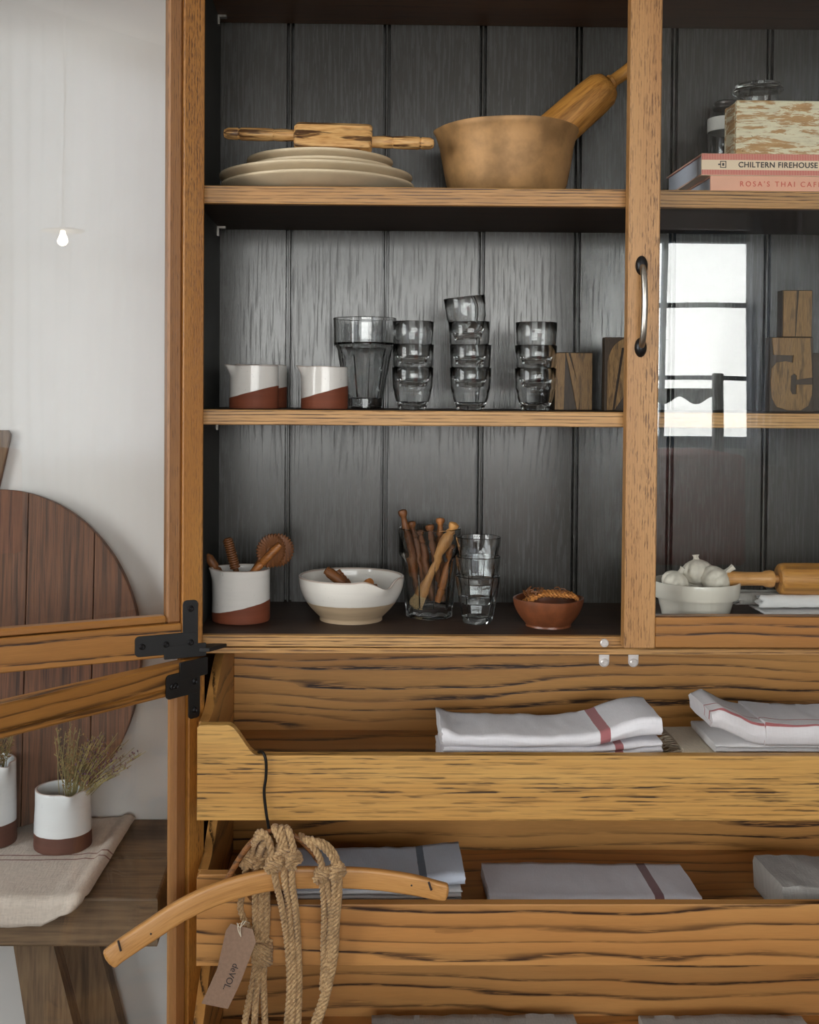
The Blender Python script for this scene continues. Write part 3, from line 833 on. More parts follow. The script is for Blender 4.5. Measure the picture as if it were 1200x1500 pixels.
def tumbler_gibraltar(h, rt, rb, n=10, st=.9):
    tw = .0035; zc = .70*h
    out = [(0, .003), (rb*.7, .003), (rb*.9, 0), (rb, .0015), (rb*1.0, .016), (rb*1.02, .0165)]
    for i in range(9):
        t = i/8; out.append((rb*1.02+(rt*st-rb*1.02)*t, .0165+(zc-.010-.0165)*t))
    out += [(rt*(st+.04), zc-.004), (rt*.975, zc), (rt*.985, zc+.004), (rt*.985, h*.85), (rt, h-.001), (rt-.001, h), (rt-tw+.001, h), (rt-tw, h-.001), (rt*.985-tw, zc+.004), (rt*(st+.05)-tw, zc)]
    for i in range(8):
        t = 1-i/7; out.append((rb*.98+(rt*st-rb*1.02)*t-tw*.9, .018+(zc-.012-.018)*t))
    out += [(rb*.5, .0155), (0, .015)]
    zf = zc-.006
    def fn(a, z, r):
        k = max(0, min(1, (z-.001)/.004))*max(0, min(1, (zf-z)/.010))
        s = 2*pi/n; aa = (a+s/2) % s-s/2
        edge = math.exp(-((abs(aa)-s/2)/.07)**2)
        return 1+(cos(pi/n)/cos(aa)-1)*k*.9+edge*.025*k
    return lathe(out, 120, fn)
def tumbler_picardie(h, rt, rb, n=9):
    tw = .0024
    def ro(t): return rb+(rt*.95-rb)*(t**.8)
    out = [(0, .002), (rb*.7, .002), (rb*.92, 0), (rb, .002)]
    out += [(ro(t), .002+(h*.80-.002)*t) for t in (.1, .25, .4, .55, .7, .85, 1)]
    out += [(rt*.965, h*.84), (rt, h-.001), (rt-.0008, h), (rt-.0016, h), (rt-tw, h-.001), (rt*.965-tw, h*.84)]
    out += [(ro(t)-tw*1.1, .002+(h*.80-.002)*t) for t in (1, .85, .7, .55, .4, .25, .15)]
    out += [(rb*.4, .009), (0, .008)]
    def fn(a, z, r):
        k = max(0, min(1, (h*.80-z)/.012))*max(0, min(1, z/.004))
        s = 2*pi/n; aa = (a+s/2) % s-s/2
        return 1+(cos(pi/n)/cos(aa)-1)*k*1.15
    return lathe(out, 108, fn)

# ------------------------------------------------------------------ top shelf
PY = .128
pc = W(466, 260, PY)
def plate_(name, label, X, Y, zb, R, h, group):
    pr = [(0, .003), (R*.66, .003), (R*.68, 0), (R*.73, 0), (R*.745, .002)]
    pr += [(R*(.745+.255*t), .002+(h-.006)*(t**1.55)) for t in (.15, .3, .45, .6, .75, .9, 1)]
    pr += [(R*1.004, h-.003), (R*1.002, h-.0005), (R*.99, h), (R*.97, h-.001)]
    pr += [(R*(.72+.25*t), .007+(h-.009)*(t**1.55)) for t in (.9, .7, .5, .3, .1)]
    pr += [(R*.68, .0065), (0, .0065)]
    v, f = lathe(pr, 96)
    v = [(x, y, z+.0006*noise.noise(Vector((x*12, y*12, zb*9)))) for x, y, z in v]
    return tag(make(name, v, f, 'plate_clay', None, (X, Y, zb), 40), label, 'plate', group)
k = S(PY)
RL, RS = 140*k, 106*k
hl, hs = .021, .016
plate_('plate', 'large pale clay dinner plate, lowest of the plate stack on the top shelf', pc.x, PY, Z1, RL, .0215, 'pale clay plates on the top shelf')
plate_('plate', 'second large pale clay dinner plate, just above the lowest of the stack', pc.x-.003, PY+.002, Z1+.0145, RL, .0215, 'pale clay plates on the top shelf')
plate_('plate', 'smaller pale clay side plate resting on the two large plates', pc.x+.004, PY, Z1+.0300, RS, .018, 'pale clay plates on the top shelf')
plate_('plate', 'topmost smaller pale clay side plate, right under the carved rolling pin', pc.x+.003, PY+.001, Z1+.0425, RS, .018, 'pale clay plates on the top shelf')
# carved rolling pin on the plates
PINY = .06
zr = Z1+.0425+.018
rp_ = thing('carved_rolling_pin', 'short chunky olive-wood rolling pin lying across the plate stack', 'rolling pin', (W(488, 200, PINY).x, PINY, zr+.0225))
kk = S(PINY)
def eight(R_, x0, x1):
    def fn(a, z, r):
        s = pi/4; aa = (a+s/2) % s-s/2
        return (1+(cos(pi/8)/cos(aa)-1)*1.4)
    v, f = lathe([(0, x0), (R_*.82, x0), (R_*.95, x0+.003), (R_, x0+.006), (R_*1.0, (x0+x1)/2), (R_, x1-.006), (R_*.95, x1-.003), (R_*.82, x1), (0, x1)], 48, fn)
    return [(z, x, y) for x, y, z in v], f
v, f = eight(.0225, -56*kk, 57*kk)
make('roller', v, f, 'olive_wood', rp_, smooth=25, grain='x')
def hpin(L, s):
    pr = [(0, 0), (.0085, 0), (.0095, .02), (.0088, .03), (.0082, .0315), (.0090, .033), (.0098, .045), (.0096, L*.75), (.0078, L*.78), (.0092, L*.80), (.0088, L*.93), (.0060, L*.985), (0, L)]
    v, f = lathe(pr, 24); return [(s*z, x, y) for x, y, z in v], f
v, f = hpin(.108, -1); make('handle', v, f, 'olive_wood', rp_, (-56*kk, 0, .002), 40, 'x')
v, f = hpin(.094, 1); make('handle', v, f, 'olive_wood', rp_, (57*kk, 0, -.004), 40, 'x')
rp_.rotation_euler = (radians(22), radians(1.5), radians(-2))
# tan pan-shaped bowl and pestle
BY = .13; k = S(BY)
bc = W(742, 265, BY)
H = .1105
pr = [(0, 0), (70*k, 0), (76*k, .002), (83*k, .012), (88*k, .028), (93*k, .055), (97*k, .085), (101*k, .102), (104*k, H-.002), (103.5*k, H), (101*k, H), (98*k, .102), (93*k, .083), (89*k, .055), (84*k, .03), (76*k, .012), (0, .009)]
v, f = lathe(pr, 96)
v2 = []
for x, y, z in v:
    a = atan2(y, x); d = (a-pi+pi) % (2*pi)-pi
    d = (a-pi) % (2*pi); d = d-2*pi if d > pi else d
    kz = max(0, z/H-.6)/.4
    s = 1+.035*kz*math.exp(-(d/.16)**2)
    v2.append((x*s, y*s, z+.0012*noise.noise(Vector((x*15, y*15, 3)))*kz))
tag(make('mixing_bowl', v2, f, 'pan_bronze', None, (bc.x, BY, Z1), 45), 'big tan flared bowl with weathered surface on the top shelf', 'bowl')
PA, PB = W(752, 246, BY+.01), W(893, 122, BY+.02)
PC = W(950, 84, BY+.026)
pst = thing('wooden_pestle', 'large wooden pestle leaning in the tan bowl, knob towards the stile', 'pestle', PA)
v, f = along(Vector((0, 0, 0)), PB-PA, [(0, 0), (.005, .024), (.03, .031), (.1, .0335), (.5, .0325), (.8, .0315), (.92, .0295), (.975, .023), (.995, .013), (1, .011), (1, 0)], 40)
make('pestle_head', v, f, 'pestle_wood', pst, smooth=45, attrs={'grain': [((Vector(q).dot((PB-PA).normalized())), q[1], (Vector(q)-(PB-PA).normalized()*Vector(q).dot((PB-PA).normalized())).z) for q in v]})
v, f = along(PB-PA, PC-PA, [(0, 0), (0, .012), (.06, .0125), (.1, .010), (.35, .0105), (.6, .012), (.85, .0135), (.96, .010), (1, 0)], 24)
make('pestle_handle', v, f, 'pestle_wood', pst, smooth=45, attrs={'grain': [((Vector(q).dot((PB-PA).normalized())), q[1], (Vector(q)-(PB-PA).normalized()*Vector(q).dot((PB-PA).normalized())).z) for q in v]})
# books behind the right door
def book(name, label, X, Y, zb, L, D, T, cov, title, tmat, tx, ts, rz, space=1.1, sx_=1.15, bold=0.):
    b = thing(name, label, 'book', (X, Y, zb), rz, 'cookbooks on the top shelf')
    c = .0022
    bm = bmesh.new(); bm_box(bm, 0, L, 0, .003, 0, T, .0006); bm_box(bm, 0, L, .003, D, 0, c); bm_box(bm, 0, L, .003, D, T-c, T)
    from_bm('cover', bm, cov, b)
    bm = bmesh.new(); bm_box(bm, .003, L-.003, .003, D-.004, c, T-c); from_bm('pages', bm, 'paper_pages', b)
    font('lettering', title, tmat, b, (tx, -.0002, T/2-ts*.35), ts, space=space, sx_=sx_, bold=bold)
    return b
YB = .010; k = S(YB)
zb2 = Z1; T2 = .0235; T1 = .0322
X2, X1 = W(1041, 262, YB).x, W(1028, 236, YB).x
b2 = book('cookbook', 'pale salmon cookbook with red spine lettering, under the striped book', X2, YB, zb2, .255, .19, T2, 'book_pink', "ROSA'S THAI CAFE THE VEGETARIAN", 'ink_red', (1084-1041)*k, .0108, 0, 1.42, .98)
b1 = book('cookbook', 'cream cookbook with red striped spine edges, on top of the salmon book', X1, YB, zb2+T2+.0003, .262, .20, T1, 'book_cream', 'CHILTERN FIREHOUSE   AND', 'ink_dark', (1082-1028)*k, .0113, 0, 1.08, .98, .0002)
bm = bmesh.new()
for q in ((0, .009, 0, .0006, 0, .001), (0, .001, 0, .0006, 0, .010), (.008, .009, 0, .0006, 0, .010), (0, .009, 0, .0006, .009, .010), (.003, .006, 0, .0006, .003, .007), (-.003, 0, 0, .0006, .004, .006)): bm_box(bm, *q)
from_bm('emblem', bm, 'ink_dark', b1, (.0275, -.0006, T1/2-.005))
# painted crate box on the books
zb3 = zb2+T2+T1+.0006
wb = thing('painted_wooden_box', 'low wooden box with peeling cream paint on the cookbooks', 'box', (W(1079, 180, YB+.02).x, YB+.02, zb3), radians(0.5))
hB = (220-138)*S(YB+.02)
for q in ((0, .20, 0, .008), (0, .20, .049, .057)): board('panel', wb, q[0], q[1], q[2], q[3], 0, hB, 'peeling_paint', 'x', .0015)
for q in ((0, .010), (.19, .20)): board('panel', wb, q[0], q[1], .008, .049, 0, hB-.001, 'peeling_paint', 'y', .0015)
board('floor_panel', wb, .010, .19, .008, .049, .002, .008, 'peeling_paint', 'x', .0005)
# preserving jar inside the box, and the stoppered jar behind
def jar(name, label, X, Y, zb, R, h, lidmat, lidr, cat='jar'):
    j = thing(name, label, cat, (X, Y, zb))
    pr = [(0, 0), (R*.9, 0), (R, .004), (R, h*.8), (R*.86, h*.9), (R*.84, h), (R*.80, h), (R*.82, h*.9), (R*.94, h*.79), (R*.94, .008), (0, .006)]
    v, f = lathe(pr, 40); make('body', v, f, 'glass_clear', j, smooth=40)
    v, f = lathe([(0, h), (lidr, h), (lidr, h+.003), (lidr*.9, h+.006), (lidr*.92, h+.010), (lidr*.8, h+.012), (0, h+.012)], 40); make('lid', v, f, lidmat, j, smooth=40)
    return j
yj = YB+.13
jar('preserving_jar', 'clear glass jar with a glass lid standing behind the painted box', W(1111, 130, yj).x, yj, zb3, .036, W(1111, 137, yj).z-zb3+.002, 'glass_clear', 36*S(yj))
yj2 = .247
jz = jar('spice_jar', 'small dark-lidded glass jar with white label behind the painted box', W(1066, 180, yj2).x, yj2, Z1, .032, W(1060, 160, yj2).z-Z1, 'metal_dark_lid', .024)
bm = bmesh.new()
v, f = lathe([(.0323, 0), (.0330, 0), (.0330, .022), (.0323, .022)], 40); make('label_band', v, f, 'label_paper', jz, (0, 0, W(1050, 194, yj2).z-Z1), 40)

# ------------------------------------------------------------------ middle shelf
JY = .115
hj = 62*S(JY)
jug('small_jug', 'squat white and terracotta jug standing alone, second from the left wall of the shelf', 475, JY, Z2, 69, hj, radians(200), hj*.40, .28, 'two-tone jugs on the middle shelf')
jug('small_jug', 'squat white and terracotta jug nearest the cupboard side, front one of the pair', 372, JY, Z2, 72, hj*1.01, radians(200), hj*.40, .26, 'two-tone jugs on the middle shelf')
jug('small_jug', 'squat white and terracotta jug half hidden behind the front left jug', 386, JY+.098, Z2, 68, 62*S(JY+.098), radians(200), hj*.38, .26, 'two-tone jugs on the middle shelf')
def tumbler(name, vf, label, X, Y, Z, mat, group, tilt=(0, 0), rz=0.):
    o = make(name, vf[0], vf[1], mat, None, (X, Y, Z), 35); o.rotation_euler = (tilt[0], tilt[1], rz)
    return tag(o, label, 'glass', group)
gy = .20; k = S(gy)
tumbler('facet_tumbler', tumbler_gibraltar(132*k, 46.5*k, 26*k, 10, .84), 'large faceted glass tumbler with wide plain rim band beside the lone jug', W(534, 560, gy).x, gy, Z2, 'glass_smoke', None, rz=.2)
ty = .10; k = S(ty)
plain_me = None
def stack(px, n, name, tiltlast=False):
    global plain_me
    ords = ['bottom', 'second', 'third', 'top']
    for i in range(n):
        h = 62*k; nest = 33.5*k
        if plain_me is None:
            v, f = tumbler_plain(h, 30.5*k, 20.5*k)
            o = make('stacking_tumbler', v, f, 'glass_smoke', None, (0, 0, 0), 35); plain_me = o.data
        else:
            o = bpy.data.objects.new('stacking_tumbler', plain_me); link(o)
        w = 'top' if i == n-1 else ('bottom' if i == 0 else ('second' if i == 1 else 'third'))
        dx = random.uniform(-.0006, .0006)
        o.location = (W(px, 570, ty).x+dx, ty, Z2+i*nest)
        if tiltlast and i == n-1:
            o.rotation_euler = (0, radians(-7), .3); o.location.x -= .0035; o.location.z += .0035
        elif tiltlast and i == n-2: o.rotation_euler = (0, radians(-1.0), 0); o.location.x -= .001
        tag(o, f'{w} clear tumbler of the {name}', 'glass', 'stacked tumblers on the middle shelf')
stack(604.5, 3, 'three-high stack beside the large faceted glass')
stack(689, 4, 'four-high stack with its top glass tilted', True)
stack(784.5, 3, 'three-high stack beside the wooden letter N')
# wooden type blocks
def type_block(label, X0, X1, Y, zb, h, d=.022, rz=0., mat='type_dark'):
    t = thing('letter_block', label, 'letter block', ((X0+X1)/2, Y, zb), rz, 'wooden printing blocks on the middle shelf')
    w = X1-X0
    board('block', t, -w/2, w/2, 0, d, 0, h, mat, 'z', .0008)
    return t, w
def relief(t, pts, mat='type_wood', y=.0, d=.0025):
    bm = prism(pts, -d, y+.0002, 'y', .0003); return from_bm('raised_letter', bm, mat, t, grain='z')
yb = .15; k = S(yb)
t, w = type_block('wooden type block with a raised N beside the third tumbler stack', W(812, 570, yb).x, W(868, 570, yb).x, yb, Z2, 85*k)
h = 85*k; a = w/2-.001
relief(t, [(-a, .001), (-a, h-.001), (-a+.016, h-.001), (-a+.014, .001)])
relief(t, [(a-.020, .001), (a-.018, h-.001), (a, h-.001), (a, .001)])
relief(t, [(-a+.017, h-.001), (-a+.021, h-.001), (a-.019, .03), (a-.021, .001), (a-.024, .001)][:5])
relief(t, [(-a+.024, h-.001), (a-.018, h-.001), (a-.0185, .034), (a-.0205, .03)])
yb = .12; k = S(yb)
t, w = type_block('taller wooden type block with an arched letter, half behind the door stile', W(886, 560, yb).x, W(948, 560, yb).x, yb, Z2, 108*k)
h = 108*k
arc = [(-w/2+.004, .001), (-w/2+.004, h*.6)]+[(-w/2+.004+.03*(1-cos(pi/2*i/8)), h*.6+(h*.4-.002)*sin(pi/2*i/8)) for i in range(1, 9)]+[(w/2-.001, h-.002), (w/2-.001, h*.86), (-w/2+.026, h*.86), (-w/2+.012, .001)]
relief(t, arc)
relief(t, [(-w/2+.016, h*.02), (-w/2+.030, h*.84), (w/2-.001, h*.84), (w/2-.001, .03), (-w/2+.034, .03)])
yb = .13; k = S(yb)
ZT5 = 110*k
t5, w = type_block('wide wooden type block with a raised mirrored 5 behind the glass door', W(1128, 550, yb).x, W(1191, 550, yb).x, yb, Z2, ZT5)
def five(w, h):
    def p(u, v): return (-w/2+.001+(w-.002)*u, .002+(h-.003)*(1-v))
    return p
pp = five(w, ZT5)
outer = [(0.02, 0), (.93, 0), (.99, .54), (.62, .575), (.62, .52), (.56, .49), (.48, .52), (.47, .72), (.52, .775), (.62, .77), (.62, .64), (.99, .64), (.985, .78), (.90, .93), (.72, .995), (.42, .995), (.15, .95), (.03, .82), (0.0, .6), (.02, .42), (.13, .34), (.35, .32), (.52, .34), (.54, .24), (.06, .235)]
relief(t5, [pp(u, v) for u, v in outer])
yb2 = .135; k2 = S(yb2)
ti, w = type_block('narrow wooden type block with a raised I standing on the 5 block', W(1144, 450, yb2).x, W(1188, 450, yb2).x, yb-.001, Z2+ZT5, 69*k2)
relief(ti, [(-w/2+.0015, .001), (-w/2+.0015, 69*k2-.001), (w/2-.0015, 69*k2-.001), (w/2-.0015, .001)])
relief(ti, [(-.004, .001), (-.0015, 69*k2-.001), (.0015, 69*k2-.001), (-.0025, .001)], 'type_dark', 0, .0032)
yb3 = .19
tq, w = type_block('dark wooden type block at the far edge behind the 5 block', W(1176, 560, yb3).x, W(1240, 560, yb3).x, yb3, Z2, 86*S(yb3))
relief(tq, [(-w/2+.004, .004), (-w/2+.004, .085), (w/2-.004, .085), (w/2-.004, .004)], 'type_dark')

# ------------------------------------------------------------------ bottom shelf, left compartment
def ybase(py, px, Z): return WZ(px, py, Z).y
YA = .12
hA = 77*S(YA)
jug('utensil_crock', 'tall white and terracotta jug holding wooden pastry tools on the bottom shelf', 354.5, YA, Z3, 85, hA, radians(195), hA*.29, .22, sp_d=.006, cat='jug')
jx = W(354.5, 870, YA).x
def turned(name, label, A, B, prof, mat, cat='tool', group=None, n=16):
    A, B = Vector(A), Vector(B); d = (B-A).normalized()
    v, f = along(Vector((0, 0, 0)), B-A, prof, n)
    o = make(name, v, f, mat, None, A, 40, attrs={'grain': [(Vector(q).dot(d)+A.x*9, (Vector(q)-d*Vector(q).dot(d)).x+A.z*5, (Vector(q)-d*Vector(q).dot(d)).y) for q in v]})
    return tag(o, label, cat, group)
PT = 'pastry tools in the crock'
# crimper wheel
pw = thing('pastry_crimper', 'wooden pastry wheel with a fluted round head in the crock', 'pastry tool', (0, 0, 0), 0, PT)
def wheel(px, py, Y, R, par, name, tilt):
    n = 30
    vs_, fs = [], []
    prof = []
    v, f = lathe([(0, -.004), (R*.3, -.004), (R*.35, -.003), (R*.85, -.003), (R, -.0012), (R, .0012), (R*.85, .003), (R*.35, .003), (R*.3, .004), (0, .004)], 150, lambda a, z, r: 1+(.055*sin(a*30) if r > R*.5 else 0))
    c = W(px, py, Y)
    mtx = Matrix.Rotation(radians(tilt), 3, 'Z') @ Matrix.Rotation(pi/2, 3, 'X')
    v = [c+mtx @ Vector(q) for q in v]
    return make(name, v, f, 'tool_dark', par, smooth=30, attrs={'grain': [(q[2], q[0]*2, q[1]) for q in v]})
wheel(397, 807, YA-.004, 24*S(YA), pw, 'fluted_wheel', 35)
wheel(407, 806, YA+.012, 24*S(YA), pw, 'fluted_wheel', 20)
A, B = W(367, 842, YA-.018), W(412, 796, YA-.016)
v, f = along(A, B, [(0, 0), (0, .0048), (.2, .0056), (.32, .0062), (.36, .0048), (.4, .0062), (.6, .0064), (.8, .0060), (.97, .005), (1, 0)], 16)
make('handle', v, f, 'dark_beech', pw, smooth=40, attrs={'grain': [(q[0], q[1], q[2]) for q in v]})
A, B = W(352, 868, YA-.006), W(384, 817, YA-.010)
v, f = along(A, B, [(0, 0), (0, .0045), (.6, .005), (.9, .0045), (1, 0)], 14); make('handle', v, f, 'tool_dark', pw, smooth=40, attrs={'grain': [(q[0], q[1], q[2]) for q in v]})
# grooved stick
gs = thing('grooved_roller', 'slim wooden stick with a deeply grooved head in the crock', 'pastry tool', (0, 0, 0), 0, PT)
A, B = W(355, 870, YA+.01), W(333, 788, YA+.004)
pr = [(0, 0), (0, .004), (.45, .0045)]
for i in range(13): pr += [(.47+i*.04, .0082), (.485+i*.04, .0082), (.495+i*.04, .0058), (.505+i*.04, .0058)]
pr += [(.995, .005), (1, 0)]
v, f = along(A, B, pr, 20); make('grooved_head', v, f, 'tool_dark', gs, smooth=30, attrs={'grain': [(q[2], q[0], q[1]) for q in v]})
ts_ = thing('pastry_stick', 'short wooden pastry stick leaning out of the crock over its lip', 'pastry tool', (0, 0, 0), 0, PT)
A, B = W(342, 872, YA), W(303, 812, YA+.004)
v, f = along(A, B, [(0, 0), (0, .0055), (.5, .0062), (.62, .0072), (.66, .005), (.7, .0072), (.92, .0068), (1, .003), (1, 0)], 18); make('stick', v, f, 'tool_dark', ts_, smooth=40, attrs={'grain': [(q[2], q[0], q[1]) for q in v]})

# white pouring bowl
YBW = .13
bowl_two('pouring_bowl', 'white and sand stoneware bowl with a pouring notch in its rim', 514.5, YBW, Z3, 155, 92, 64*S(YBW), 64*S(YBW)*.44)
PB2 = 'small tools in the pouring bowl'
turned('wooden_tool', 'turned wooden handle with a rounded end in the pouring bowl', W(512, 862, YBW-.01), W(477, 834, YBW+.002), [(0, 0), (0, .006), (.15, .0075), (.2, .006), (.25, .0078), (.8, .0085), (.93, .0065), (.96, .0075), (.99, .005), (1, 0)], 'tool_dark', 'tool', PB2)
turned('wooden_tool', 'short grooved wooden stick beside the turned handle in the pouring bowl', W(512, 858, YBW+.016), W(493, 836, YBW+.02), [(0, 0), (0, .005), (.3, .0065), (.35, .005), (.5, .0065), (.55, .005), (.7, .0065), (.75, .005), (.95, .006), (1, 0)], 'tool_dark', 'tool', PB2)
turned('wooden_tool', 'round-ended wooden stick pointing out beside the bowl notch', W(505, 868, YBW+.03), W(543, 853, YBW-.028), [(0, 0), (0, .005), (.85, .0055), (.9, .007), (.985, .007), (1, .005), (1, 0)], 'dark_beech', 'tool', PB2)
turned('wooden_tool', 'thin wooden stick lowest of the tools in the pouring bowl', W(500, 872, YBW-.005), W(553, 858, YBW-.006), [(0, 0), (0, .004), (.9, .0045), (1, .003), (1, 0)], 'tool_dark', 'tool', PB2)
# big tumbler with bobbins
YG = .155; k = S(YG); gx = W(629, 850, YG).x
tumbler('facet_tumbler', tumbler_gibraltar(131*k, 46*k, 34*k, 10, .88), 'large faceted glass tumbler filled with wooden bobbins', gx, YG, Z3, 'glass_clear', None, rz=.15)
BB = 'turned wooden bobbins in the faceted tumbler'
bob = [(0, 0), (0, .0045), (.05, .006), (.12, .0052), (.2, .0062), (.24, .0042), (.28, .0062), (.70, .0068), (.76, .0045), (.79, .0065), (.86, .0048), (.91, .0042), (.94, .0068), (.97, .0075), (.99, .006), (1, 0)]
z0 = Z3+.021
def bobbin(label, top, bot, mat='dark_beech', prof=bob):
    Y1, px1, py1 = top; Y0, px0 = bot
    B = W(px1, py1, Y1); A = Vector((W(px0, 880, Y0).x, Y0, z0+.003))
    turned('wooden_bobbin', label, A, B, prof, mat, 'bobbin', BB)
bobbin('turned wooden bobbin reaching highest, leaning over the back rim edge of the glass', (YG+.010, 589, 746), (YG+.006, 616), 'tool_dark')
bobbin('turned wooden bobbin just below the highest one in the faceted glass', (YG+.023, 602, 763), (YG+.016, 622), 'tool_dark')
bobbin('dark wooden bobbin short in the middle of the faceted glass', (YG+.028, 614, 776), (YG+.006, 634), 'tool_dark')
bobbin('wooden bobbin upright at the back centre of the faceted glass', (YG+.028, 645, 758), (YG+.020, 645))
bobbin('thin wooden bobbin showing only its tip above the rim line', (YG+.018, 629, 768), (YG+.004, 648), 'tool_dark')
bobbin('short wooden bobbin low down on the picardie side of the glass', (YG+.002, 664, 800), (YG-.008, 640))
dp = thing('honey_brush', 'wooden pestle-handled pastry brush crossing the front of the faceted glass', 'brush', (0, 0, 0))
A, B = W(611, 884, YG-.004), W(667, 765, YG-.010)
v, f = along(A, B, [(.10, 0), (.10, .009), (.16, .0102), (.22, .0085), (.3, .006), (.55, .0062), (.66, .0088), (.74, .0105), (.82, .0092), (.86, .006), (.88, .0075), (.91, .005), (.94, .0075), (.975, .0085), (.99, .006), (1, 0)], 22)
make('handle', v, f, 'pale_wood', dp, smooth=40, attrs={'grain': [(q[2], q[0], q[1]) for q in v]})
brs = []
d = (A-B).normalized(); qd = d.to_track_quat('Z', 'Y')
C0 = B.lerp(A, .88)
for i in range(150):
    a = random.random()*2*pi; r = .0085*sqrt(random.random())
    s = C0+qd @ Vector((r*cos(a), r*sin(a), 0)); e_ = C0+qd @ Vector((r*1.35*cos(a), r*1.35*sin(a), .020+random.random()*.003))
    brs.append(tube([s, e_], .0006, 4))
o = make('bristles', *join(*brs), 'bristle', dp); o['kind'] = 'stuff'
# picardie stack
YP = .105; k = S(YP)
pm = None
for i, w in enumerate(('bottom', 'middle', 'top')):
    if pm is None:
        v, f = tumbler_picardie(70*k, 33*k, 21.5*k); o = make('panelled_tumbler', v, f, 'glass_clear', None, (0, 0, 0), 28); pm = o.data
    else: o = bpy.data.objects.new('panelled_tumbler', pm); link(o)
    o.location = (W(700, 860, YP).x+(i-1)*.0003, YP, Z3+i*28.5*k); o.rotation_euler = (0, 0, .15+i*.12)
    tag(o, f'{w} panelled clear tumbler of the stack between the bobbin glass and red-brown bowl', 'glass', 'panelled tumblers on the bottom shelf')
# square-ish red-brown bowl with twine
YT = .085; k = S(YT); tcx = W(803.5, 900, YT).x
hT = 41*k
def sq(a, z, r):
    p_ = 3.4
    s = 1/((abs(cos(a+.5))**p_+abs(sin(a+.5))**p_)**(1/p_))
    m = max(0, min(1, z/hT))
    return 1+(s-1)*(.25+.55*m)*.62
pr = [(0, .001), (28*k, .001), (30*k, 0), (33*k, 0), (32.5*k, .003)]+[(32.5*k+(50*k-32.5*k)*(1-(1-t)**2.0), .003+(hT-.003)*t) for t in [i/12 for i in range(1, 13)]]
pr += [(48.5*k, hT+.0005), (47*k, hT)]+[(32*k+(47*k-32*k)*(1-(1-t)**2.0)-.001, .006+(hT-.006)*t) for t in [1-i/10 for i in range(1, 10)]]+[(0, .007)]
v, f = lathe(pr, 96, sq)
tag(make('small_bowl', v, f, 'terra_bowl', None, (tcx, YT, Z3), 40), 'small rounded-square red-brown bowl filled with twine', 'bowl')
tw = thing('twine_bundle', 'bundle of orange-brown twisted twine lying in the red-brown bowl', 'twine', (tcx, YT, Z3+hT))
rps = []
for i in range(7):
    yy = -.020+.0065*i
    pth = spline([(-.038+.003*random.random(), yy*.8, -.008), (-.018, yy+random.uniform(-.003, .003), .006-.0006*i), (.008, yy+random.uniform(-.003, .003), .006), (.036, yy*.85+random.uniform(-.002, .002), .004), (.043, yy*.6, -.001)], 8)
    rps.append(rope(pth, .0035, .012, 2, 5, .003))
make('twine_strands', *join(*rps), 'twine', tw, smooth=50)
rps = []
for i in range(26):
    a0 = random.random()*6.28; cx_, cy_ = random.choice(((-.024, -.008), (-.016, .004), (.020, .006), (-.028, .006))); r_ = random.uniform(.005, .009)
    c_ = Vector((cx_+random.uniform(-.006, .006), cy_+random.uniform(-.006, .006), .005+random.uniform(-.003, .006)))
    ax = Vector((random.uniform(-1, 1), random.uniform(-1, 1), random.uniform(-1, 1))).normalized(); u = ax.orthogonal().normalized(); w_ = ax.cross(u)
    rps.append(tube([c_+u*(r_*cos(a0+t*.7))+w_*(r_*sin(a0+t*.7)) for t in range(8)], .0008, 4))
o = make('curled_tails', *join(*rps), 'tool_dark', tw); o['kind'] = 'stuff'

# ------------------------------------------------------------------ bottom shelf behind the right door
YGA = .075; k = S(YGA); gcx = W(1019, 870, YGA).x; hG = W(1019, 850, YGA).z-Z3
gz = Z3
Rr = 64*k
pr = [(0, .001), (38*k, .001), (42*k, 0), (44*k, .002), (54.5*k, hG-26*k), (55.5*k, hG-24.5*k), (61.5*k, hG-23.8*k), (63*k, hG-21*k), (64*k, hG*.97), (63.5*k, hG), (61.5*k, hG), (60.5*k, hG*.95), (52*k, hG*.6), (38*k, .006), (0, .006)]
v, f = lathe(pr, 72)
tag(make('garlic_bowl', v, f, 'cream_glaze', None, (gcx, YGA, gz), 30), 'cream glazed bowl with a thick rim band holding garlic bulbs', 'bowl')
def garlic(label, c, R, tilt, seed, stalk=.018):
    t = thing('garlic_bulb', label, 'garlic', c, 0, 'garlic bulbs in the cream bowl')
    pr = [(0, -R*.80), (R*.3, -R*.80), (R*.7, -R*.62), (R*.95, -R*.2), (R, .05*R), (R*.92, R*.35), (R*.68, R*.60), (R*.42, R*.74), (R*.24, R*.80), (R*.17, R*.86)]
    n = 60
    v, f = lathe(pr, n, lambda a, z, r: 1+(.13*abs(cos(a*4.5+seed))**.6-.09)*(r/R)**1.5)
    mt = Matrix.Rotation(tilt[0], 3, 'X') @ Matrix.Rotation(tilt[1], 3, 'Y')
    make('bulb', [mt @ Vector(q) for q in v], f, 'garlic_skin', t, smooth=50)
    pr = [(R*.18, R*.82), (R*.15, R*.88), (R*.13, R*.86+stalk*.5), (R*.19, R*.86+stalk), (R*.08, R*.86+stalk*.9), (0, R*.86+stalk*.8)]
    v, f = lathe(pr, 14, lambda a, z, r: 1+.25*sin(a*4+seed+z*100))
    make('stalk', [mt @ Vector(q) for q in v], f, 'garlic_skin', t, smooth=50)
    return t
zc = gz+hG
garlic('large garlic bulb on top of the pile in the cream bowl', W(1022, 838, YGA+.005), 23*k, (radians(-10), radians(-4)), .4, .006)
garlic('garlic bulb tipped over with its stalk towards the rolling pin', W(1048, 850, YGA-.016), 23*k, (radians(4), radians(52)), 1.1, .014)
